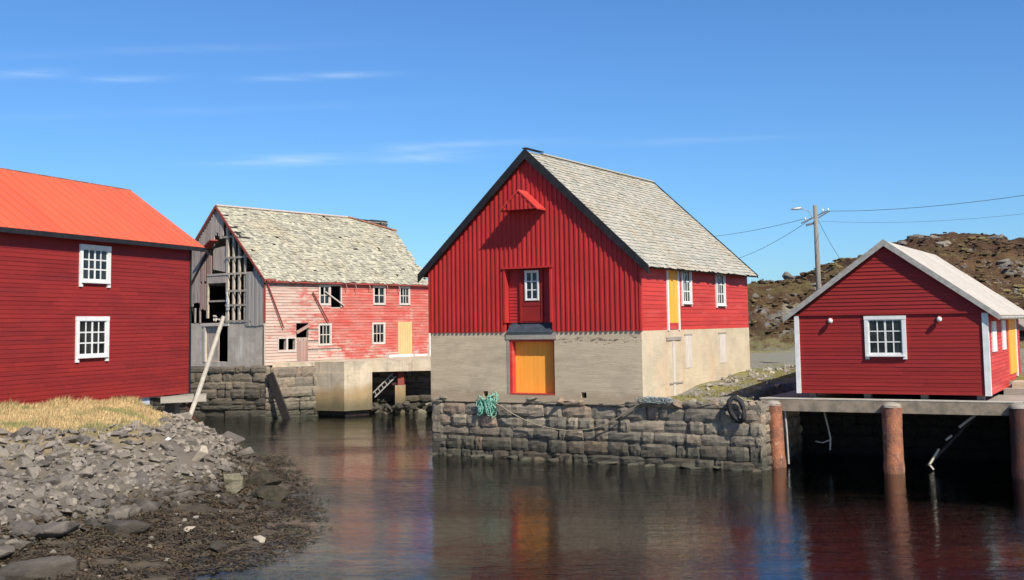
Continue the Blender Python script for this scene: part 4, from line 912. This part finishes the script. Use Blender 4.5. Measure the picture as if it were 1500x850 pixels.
m = MB(); m.box(.0, OL + .2, -.24, -.2, OE - .1, OE + .0); m.box(-.1, .6, -.28, -.18, OE - .02, OE + .09); m.build('eaves_board', M['redwood'], ow)
m = MB(gO, gA, gB); m.prism([(-.2, OE - .12), (-.2, OE + .04), (OH, ORZ + .05), (OW + .2, OE + .04), (OW + .2, OE - .12), (OH, ORZ - .14)], -.15, -.10); build_each(m, 'bargeboard', M['redwood'], ow)
m = MB()
for i in range(5): a = 5.5 + i * 1.2 + ro_.uniform(0, .6); m.beam((a, -.2, OE - .1), (a + .1, -.22, OE - .35 - ro_.uniform(0, .15)), .05, .04)
build_each(m, 'hanging_lath', M['oldwood_pink'], ow)

# ------------------------------------------------------------------ old quay below the derelict warehouse
oq = thing('old_quay', (0, 0, 0), 0, 'crumbling old stone quay under the derelict warehouse, dark and green at the waterline', 'quay wall')
def wallseg(x0, y0, x1, y1, zt, nm, mat, rd, hi=None):
    d = Vector((x1 - x0, y1 - y0, 0)); L_ = d.length; d.normalize(); m = MB((x0, y0, 0), d, (-d.y, d.x, 0)); masonry(m, L_, zt, rd, (.22, .55), (.35, 1.5), .13, .06, -.5, hi); return m.build(nm, mat, oq)
wallseg(-26, 66.2, -13.62, 63.62, 2.80, 'stone_face', M['quay_dark'], rq)
wallseg(-13.62, 63.62, -10.9, 64.9, 2.78, 'stone_face', M['quay'], rq)
wallseg(-10.9, 66.3, -1.0, 67.9, 2.7, 'recessed_stone_face', M['quay_dark'], rq)
m = MB(); m.slab([(-25.8, 66.5), (-13.7, 64.1), (-10.9, 65.2), (-10.9, 68), (-9, 72), (-26, 72)], -1, 2.74); m.slab([(-10.7, 66.9), (-1, 68.5), (-1, 72), (-10.7, 72)], -1, 2.6); m.build('fill', M['joint'], oq)
pf = thing('concrete_platform', (0, 0, 0), 0, 'pale stained concrete platform and block standing in the water before the derelict warehouse', 'platform')
m = MB(); m.slab([(-13.3, 63.9), (-11.15, 64.85), (-11.1, 65.3), (-13.2, 65)], 2.72, 2.95); m.slab([(-11.2, 65.0), (-9.35, 63.95), (-8.05, 65.0), (-1.6, 66.6), (-1.6, 75), (-6, 75), (-11.3, 67)], 2.35, 2.97); m.build('platform_slab', M['conc_o'], pf)
m = MB(); 
vs = []
PB = [(-11.25, 64.9), (-9.35, 63.9), (-7.95, 65.0), (-8.3, 66.5), (-11.2, 66.5)]
for z, k in ((.42, 1.), (.22, .985), (2.348, 1.)): vs.append(z)
m.slab(PB, .28, 2.348); m.build('concrete_block', M['conc_o'], pf)
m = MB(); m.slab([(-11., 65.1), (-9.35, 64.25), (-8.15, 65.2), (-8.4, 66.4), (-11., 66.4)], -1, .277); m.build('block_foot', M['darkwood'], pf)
m = MB(); m.box(-6.75, -6.2, 65.75, 66.3, -.8, 1.55); m.build('pillar', M['conc_o'], pf)
m = MB(); m.box(-6.95, -6.45, 66.0, 66.35, 1.55, 2.35); m.box(-3.05, -2.4, 66.1, 66.5, 1.5, 2.34); build_each(m, 'rusty_plate', M['rust_dark'], pf)
m = MB(); m.box(-6.6, -6.25, 65.82, 66.2, 1.552, 2.345); m.build('post', M['redwood'], pf)
ld_ = thing('fallen_ladder', (0, 0, 0), 0, 'broken pale ladder lying slanted under the edge of the concrete platform', 'ladder')
m = MB(); m.beam((-8.0, 65.8, 1.15), (-6.85, 65.8, 2.25), .06, .07); m.beam((-7.9, 65.8, .90), (-6.70, 65.8, 2.05), .06, .07); m.build('side_rail', M['fascia_grey'], ld_)
m = MB()
for i in range(6): t_ = (i + .5) / 6; m.beam((-8.0 + 1.15 * t_, 65.8, 1.15 + 1.1 * t_), (-7.9 + 1.2 * t_, 65.8, .90 + 1.15 * t_), .04, .04)
m.build('rung', M['fascia_grey'], ld_)
dp = thing('dark_plank', (0, 0, 0), 0, 'black tarred plank leaning against the stone wall left of the concrete block', 'plank')
m = MB(); m.beam((-13.35, 63.45, 2.4), (-12.2, 62.9, -.3), .10, .48); m.build('board', M['darkwood'], dp)
m = MB(); rb_ = random.Random(8)
for _ in range(70): x_ = rb_.uniform(-8, -1.5); put(m, Vector((x_, rb_.uniform(65.5, 66.3), rb_.uniform(-.1, .5) + (.8 if x_ > -4.2 else 0) * rb_.random())), rb_.uniform(.12, .42), rb_)
rub = m.build('rubble', M['quay_dark']); tag(rub, 'heap of dark wet stones under the concrete platform of the derelict warehouse', 'rubble', kind='stuff')
db = thing('broken_slab', (0, 0, 0), 0, 'tilted broken cream slab lying on rubble at the far right under the platform', 'slab')
m = MB((-4.2, 65.3, 1.45), Vector((.9, .1, .0)), Vector((.1, .8, .5)), Vector((.05, -.4, .9))); m.slab([(0, 0), (1.9, -.1), (2.0, .9), (1.2, 1.0), (.2, .7)], -.06, .06); m.build('slab_piece', M['conc_o'], db)

# ------------------------------------------------------------------ utility pole and wires
up = thing('utility_pole', (15.35, 58, 2.6), 0, 'grey wooden utility pole with lamp arm and crossarm rising behind the small shed', 'utility pole')
m = MB(); m.tube([(0.03, 0, -.3), (0, 0, 4), (-.03, 0, 8.05)], [.155, .135, .105], 10); m.build('pole_shaft', M['pole'], up, True)
m = MB(); m.beam((-.75, 0, 7.15), (.55, .1, 7.75), .07, .07); m.beam((-.5, .05, 7.05), (.1, .05, 7.2), .09, .12); m.beam((.0, 0, 7.35), (.7, 0, 7.75), .06, .06); m.build('crossarm', M['wire'], up)
for px, pz in ((-.55, 7.3), (.35, 7.72), (.62, 7.75)):
    m = MB(); m.tube([(px, 0, pz), (px, 0, pz + .06), (px, 0, pz + .14)], [.03, .05, .03], 8); m.build('insulator', M['white'], up, True)
m = MB(); m.tube([(0, -.05, 7.1), (-.4, -.15, 7.75), (-.8, -.2, 7.88)], .025, 6); la_ = m.build('lamp_arm', M['galv'], up)
m = MB(); m.tube([(-.72, -.2, 7.88), (-.85, -.2, 7.9), (-1.15, -.22, 7.86), (-1.3, -.22, 7.84)], [.03, .07, .065, .03], 8); m.build('lamp_head', M['galv'], la_, True)
def wire(p, q, sagv, lab, r=.014):
    pts = []
    for i in range(17): t = i / 16; a = Vector(p).lerp(Vector(q), t); a.z -= sagv * 4 * t * (1 - t); pts.append(a)
    m = MB(); m.tube(pts, r, 5, caps=False); o = m.build('overhead_cable', M['wire']); tag(o, lab, 'cable')
wire((15.85, 58, 10.35), (20.5, 35, 9.35), .35, 'upper overhead cable running from the utility pole to the right edge', .011)
wire((15.6, 58.05, 9.85), (23.5, 38, 9.2), .5, 'fainter lower overhead cable running from the utility pole to the right edge', .006)
wire((14.85, 58, 10.0), (10.2, 90, 11.6), .5, 'upper overhead cable running left from the pole behind the slate roof', .012)
wire((15.0, 58, 9.9), (13.0, 92, 9.6), 1.0, 'lower drooping cable running left from the pole behind the slate roof', .012)
wire((15.45, 58, 9.9), (20.9, 70, 7.3), .35, 'short cable dropping right from the pole towards the hill behind the shed', .012)

# ------------------------------------------------------------------ rocks, weed, grass on the shore
def to_px(p):
    d = Vector(p) - EYE; zz = d.dot(F)
    if zz < 1: return None
    return 750 + 1690 * d.dot(Rv) / zz, 330 - 1690 * d.dot(Uv) / zz
LN_ = Vector((.949, -.314, 0))
def wall_dist(x, y): return (Vector((x, y, 0)) - LO).dot(LN_)
def sst(a, b, x): return sstep(a, b, x) if a < b else 1 - sstep(b, a, x)
def grass_limit(x, y):
    t = (Vector((x, y, 0)) - LO).dot(Vector((-.314, -.949, 0)))
    GP = [(0, 1.2), (4, 1.8), (5.5, 2.8), (9, 5.2), (12.8, 7.0), (15.4, 6.3), (17, 5.4), (21, 4.6), (60, 4.5)]
    for (t0, g0), (t1, g1) in zip(GP, GP[1:]):
        if t <= t1: break
    return g0 + (g1 - g0) * max(0, (t - t0) / (t1 - t0)) + .45 * fbm(x, y, .7, 3)
rs = random.Random(17); cand = []
def scatter(sp, r0, r1, ok, sink=.25):
    y = 17.
    while y < 54:
        x = -34.
        while x < -2:
            px_, py_ = x + rs.uniform(-.5, .5) * sp, y + rs.uniform(-.5, .5) * sp; x += sp
            if px_ / py_ < -.72 or px_ > -3: continue
            d = shore_dist(px_, py_)
            if d < -.3: continue
            r_ = ok(px_, py_, d)
            if not r_ or rs.random() > r_: continue
            cand.append((px_, py_, rs.uniform(r0, r1) , sink))
        y += sp
def zone_rock(x, y, d):
    w_ = flat_w(y); wdn = wall_dist(x, y)
    if wdn < .3: return 0
    if wdn < grass_limit(x, y) * .93 and (LO - Vector((x, y, 0))).dot(Vector((.314, .949, 0))) > 1.2: return 0
    if d < w_ * .88: return .02 if y < 31 else .35
    return 1
scatter(.23, .07, .16, lambda x, y, d: zone_rock(x, y, d) * (1 if y > 25 else .6))
scatter(.45, .15, .27, lambda x, y, d: zone_rock(x, y, d) * .75 * (1 if y < 39 else .45))
scatter(.85, .27, .45, lambda x, y, d: zone_rock(x, y, d) * .55 if y < 34 else zone_rock(x, y, d) * .1)
SPEC = [(-9.75, 35.3, .46, 'pale', 'large pale cream boulder lying among grey rocks below the leaning pole'), (-12.5, 47.0, .42, 'pale', 'whitish boulder on top of the rocks beside the leaning pole'),
        (-11.1, 45.3, .62, 'rock', 'big pale grey boulder at the waterline near the leaning pole'), (-10.7, 35.9, .14, 'white', 'small bright white stone among the grey rocks near the dry grass'),
        (-5.9, 27.0, .22, 'pale', 'long pale flat stone lying in the dark seaweed near the water'), (-6.6, 25.9, .27, 'rock', 'flat greenish grey stone in the middle of the seaweed'),
        (-7.7, 27.6, .17, 'pale', 'pale pebbly stone half buried at the upper left of the seaweed'),
        (-8.4, 34.7, .42, 'moss', 'dull mossy brown rock near the tip of the boulder bank'), (-8.1, 33.7, .34, 'moss', 'smaller mossy brown rock just above the seaweed'),
        (-7.0, 33.5, .75, 'wet', 'dark weed covered hump of rock at the tip of the shore bank'), (-7.6, 35.2, .6, 'wet', 'dark brown rock behind the weed covered hump at the shore tip'), (-6.6, 32.3, .42, 'wet', 'low dark wet rock in front of the weed covered hump'),
        (-9.1, 38.6, .6, 'rock', 'large grey rock at the waterline half way along the bank'), (-9.7, 41.6, .5, 'rock', 'grey rock at the waterline between the pole and the bank tip')]
cand = [c for c in cand if all((c[0] - s[0]) ** 2 + (c[1] - s[1]) ** 2 > .3 for s in SPEC)]
def score(c):
    p = to_px((c[0], c[1], bank_h(c[0], c[1])))
    return c[2] / c[1] if p and -40 < p[0] < 900 and 500 < p[1] < 900 else 0
cand.sort(key=score, reverse=True)
tm = []
for i, (vs, fs) in enumerate(TPL):
    me = bpy.data.meshes.new('boulder'); me.from_pydata([tuple(v) for v in vs], [], fs); me.materials.append(M['rock']); tm.append(me)
def boulder(x, y, r, me, sink, rd, flat=1.):
    o = bpy.data.objects.new('boulder', me); col.objects.link(o)
    o.location = (x, y, bank_h(x, y) + r * (.30 - sink)); o.rotation_euler = (rd.uniform(-.5, .5), rd.uniform(-.5, .5), rd.uniform(0, 6.28)); o.scale = (r * rd.uniform(.9, 1.35), r, r * rd.uniform(.7, 1.) * flat); return o
NB_ = 280
for c in cand[:NB_]:
    q_ = to_px((c[0], c[1], bank_h(c[0], c[1]))); zn = 0 if q_[1] < 680 else (1 if q_[1] < 740 else 2)
    if q_[0] > 290: zn = 3
    lb = ('angular grey rock high on the bank just below the dry grass', 'angular grey rock half way down the boulder bank', 'big angular grey rock low on the bank in the left foreground', 'dark wet rock at the tip of the bank beside the open water')[zn]
    tag(boulder(c[0], c[1], c[2], tm[rs.randrange(14)], c[3], rs), lb, 'rock', ('rocks below the dry grass', 'rocks half way down the bank', 'rocks low in the foreground', 'wet rocks at the tip of the bank')[zn])
m = MB()
for x, y, r_, sk_ in cand[NB_:]: put(m, Vector((x, y, bank_h(x, y) + r_ * .12)), r_, rs, sxy=rs.uniform(.9, 1.4))
tag(m.build('rubble', M['rock']), 'small grey broken stones filling the bank between the larger rocks', 'rubble', kind='stuff')
M['moss_rock'] = simple('mossy_rock', (.24, .205, .125), (.15, .13, .085), 3, .9, c3=(.16, .14, .11), s3=3, bump=.8, bd=.05)
M['wet_rock'] = simple('wet_weedy_rock', (.05, .045, .025), (.10, .075, .05), 4, .6, bump=1., bd=.08, c3=(.06, .07, .03), s3=2)
for x, y, r_, mt, lab in SPEC:
    vs, fs = TPL[rs.randrange(14)]; me = bpy.data.meshes.new('boulder'); me.from_pydata([tuple(v) for v in vs], [], fs); me.materials.append({'pale': M['rock_pale'], 'rock': M['rock'], 'white': M['white'], 'moss': M['moss_rock'], 'wet': M['wet_rock']}[mt])
    o = boulder(x, y, r_, me, .2, rs, .8); tag(o, lab, 'rock')
TS = [hull_mesh(rr_, 26, .8, .05, .35) for _ in range(3)]
ts = []
for vs, fs in TS:
    me = bpy.data.meshes.new('boulder'); me.from_pydata([tuple(v) for v in vs], [], fs); me.materials.append(M['rock']); ts.append(me)
SLABS = [(-10.4, 21.0, 1.15, .4), (-9.5, 23.2, .8, .4), (-11.2, 24.0, .95, .45), (-10.5, 26.2, .75, .5), (-9.1, 27.4, .55, .6), (-12.9, 26.9, .8, .45), (-9.8, 29.4, .5, .6)]
for i, (x, y, r_, fl) in enumerate(SLABS):
    o = boulder(x, y, r_, ts[i % 3], .15, rs, fl); o.location.z -= r_ * .12; o.rotation_euler = (rs.uniform(-.12, .12), rs.uniform(-.12, .12) + .1, rs.uniform(0, 6)); tag(o, 'broad smooth grey bedrock slab between the rock bank and the seaweed', 'rock', 'bedrock slabs above the seaweed')
# seaweed
m = MB(); rw = random.Random(31); cnt = 0
while cnt < 16000:
    y = rw.uniform(18, 45); x = rw.uniform(-13, -2.5); d = shore_dist(x, y); w_ = flat_w(y)
    if d < -.9 - .8 * rw.random() or d > w_ * 1.1 + .3: continue
    if fbm(x, y, .8, 3) < -.35: continue
    cnt += 1; z = max(bank_h(x, y), -.02) + rw.uniform(.0, .035); th = rw.uniform(0, 6.28); L_ = rw.uniform(.08, .26); ww = rw.uniform(.01, .03)
    if d < 0: z = rw.uniform(.0, .03)
    c_, s2 = math.cos(th), math.sin(th); vs = []; k = 3
    for i in range(k + 1):
        t = i / k; bx = x + c_ * L_ * t; by = y + s2 * L_ * t; bz = z + .045 * math.sin(t * 2.6) * rw.uniform(.2, 1) * (1 if d > 0 else .2); hw2 = ww * (1 - .5 * t)
        vs += [(bx - s2 * hw2, by + c_ * hw2, bz), (bx + s2 * hw2, by - c_ * hw2, bz + rw.uniform(-.015, .015))]
    m.add(vs, [(2 * i, 2 * i + 1, 2 * i + 3, 2 * i + 2) for i in range(k)])
tag(m.build('seaweed', M['weed']), 'dark brown seaweed covering the low shore at the water edge', 'seaweed', kind='stuff')
m = MB()
for _ in range(110):
    y = rw.uniform(19, 33); x = rw.uniform(-11, -4.2); d = shore_dist(x, y)
    if -.2 < d < flat_w(y): put(m, Vector((x, y, max(bank_h(x, y), 0) + .03)), rw.uniform(.03, .10), rw)
tag(m.build('shore_stones', M['weed_stone']), 'scattered pale stones lying in the dark seaweed', 'stones', kind='stuff')
# grass
def blades(mb, n, area, hgt, rd, lean=(.12, -.03)):
    c_ = 0; tries = 0
    while c_ < n and tries < n * 30:
        tries += 1; x, y, ok = area(rd)
        if not ok: continue
        c_ += 1; z = (bank_h if ok == 1 else ground_h)(x, y) - .03
        if ok == 2 and z < 1: continue
        h_ = hgt(rd, x, y); th = rd.uniform(0, 3.14); w_ = rd.uniform(.006, .014); lx, ly = lean[0] + rd.gauss(0, .22), lean[1] + rd.gauss(0, .22)
        dx, dy = math.cos(th) * w_, math.sin(th) * w_
        mb.add([(x - dx, y - dy, z), (x + dx, y + dy, z), (x + dx * .7 + lx * h_ * .4, y + dy * .7 + ly * h_ * .4, z + h_ * .6), (x - dx * .7 + lx * h_ * .4, y - dy * .7 + ly * h_ * .4, z + h_ * .6), (x + lx * h_, y + ly * h_, z + h_)], [(0, 1, 2, 3), (3, 2, 4)])
def ga(rd):
    t = rd.uniform(1.5, 22); wdn = rd.uniform(.1, 10.); p = LO + Vector((-.314, -.949, 0)) * t + LN_ * wdn
    ok = wdn < grass_limit(p.x, p.y) * rd.uniform(.75, 1.02) and bank_h(p.x, p.y) > 1.0 and (wdn > 1.6 or t > 3.6) and fbm(p.x, p.y, 1.3, 3, 2.) > -.8 and p.x / p.y > -.8
    return p.x, p.y, 1 if ok else 0
m = MB(); rg2 = random.Random(41); blades(m, 85000, ga, lambda r_, x, y: r_.uniform(.05, .17) * (1 + .8 * max(0, fbm(x, y, .9, 2))) * (1.9 if wall_dist(x, y) < .9 else 1), rg2)
tag(m.build('dry_grass', M['straw']), 'dry straw coloured grass between the dark red warehouse and the rocks', 'grass', kind='stuff')
M['greenish'] = simple('short_green_grass', (.26, .24, .09), (.17, .17, .06), 1.5, .9, isl=.3, bump=0)
def gb(rd):
    u, v = rd.uniform(9.1, 16), rd.uniform(.9, 15); p = QO + QU * u + QV * v
    return p.x, p.y, 2 if fbm(p.x, p.y, .55, 4, 7.) > -.05 and (u < 12.7 or v > 5) else 0
m = MB(); blades(m, 9000, gb, lambda r_, x, y: r_.uniform(.03, .12), rg2)
tag(m.build('short_grass', M['greenish']), 'short greenish grass on the ground between large warehouse and small shed', 'grass', kind='stuff')
m = MB(); m_d = random.Random(77)
for _ in range(650):
    u = m_d.uniform(8.9, 17); v = m_d.uniform(2.5, 22); p = QO + QU * u + QV * v
    if u > 12.6 and v < 5.2: continue
    if m_d.random() > (1. if u < 10 else .5) : continue
    put(m, Vector((p.x, p.y, ground_h(p.x, p.y) + .02)), m_d.uniform(.04, .17), m_d)
tag(m.build('rubble', rock_mat('pale_rubble', (.46, .40, .33), (.30, .26, .22), False)), 'pale rubble stones scattered beside the large red warehouse', 'rubble', kind='stuff')
hb = [(36.0, 80.5, 1.5, 'rounded pale boulder on the hillside just behind the right end of the shed roof'), (37.9, 81.2, 1.1, 'smaller pale boulder at the right edge behind the shed roof'), (15.8, 78.5, 1.6, 'grey rock at the foot of the near hill beside the large warehouse'), (18.6, 79, 1.3, 'dark grey rock at the hill foot beside the white corner of the shed')]
for i, (x, y, r_, lab) in enumerate(hb):
    o = bpy.data.objects.new('boulder', tm[i * 3]); col.objects.link(o); o.location = (x, y, hill_h(x, y) + r_ * .35); o.scale = (r_ * 1.2, r_, r_ * .8); o.rotation_euler = (.2, .1, i); tag(o, lab, 'rock')

m = MB(); hd = random.Random(55); n_ = 0
while n_ < 7000:
    y = hd.uniform(76, 160); x = y * hd.uniform(.18, .50); z = hill_h(x, y)
    if z < 3.0: continue
    if fbm(x, y, .25, 3, 6.) < -.1 - .2 * hd.random(): continue
    n_ += 1; vs, fs = TPL[hd.randrange(14)]; r_ = hd.uniform(.07, .26) * (1 if y < 110 else 1.5)
    m.add([Vector((x + v.x * r_ * 1.5, y + v.y * r_ * 1.5, z - .02 + v.z * r_ * .75)) for v in vs], fs)
M['heather'] = simple('dark_heather', (.115, .065, .038), (.07, .048, .028), 3, .95, isl=.4, c3=(.20, .15, .06), s3=.12, lo3=.48, hi3=.6, bump=.8, bd=.1)
tag(m.build('heather', M['heather']), 'dark brown heather clumps covering the hills behind the small shed', 'heather', kind='stuff')
m = MB()
n_ = 0
while n_ < 90:
    y = hd.uniform(76, 155); x = y * hd.uniform(.18, .50); z = hill_h(x, y)
    if z < 2.6 or fbm(x, y, .2, 3, 20.) < .05: continue
    n_ += 1; put(m, Vector((x, y, z - .15)), hd.uniform(.25, .8) * (1.3 if y > 110 else 1), hd, sxy=1.5)
tag(m.build('outcrops', M['outcrop']), 'grey rock outcrops scattered over the heather hills', 'rocks', kind='stuff')
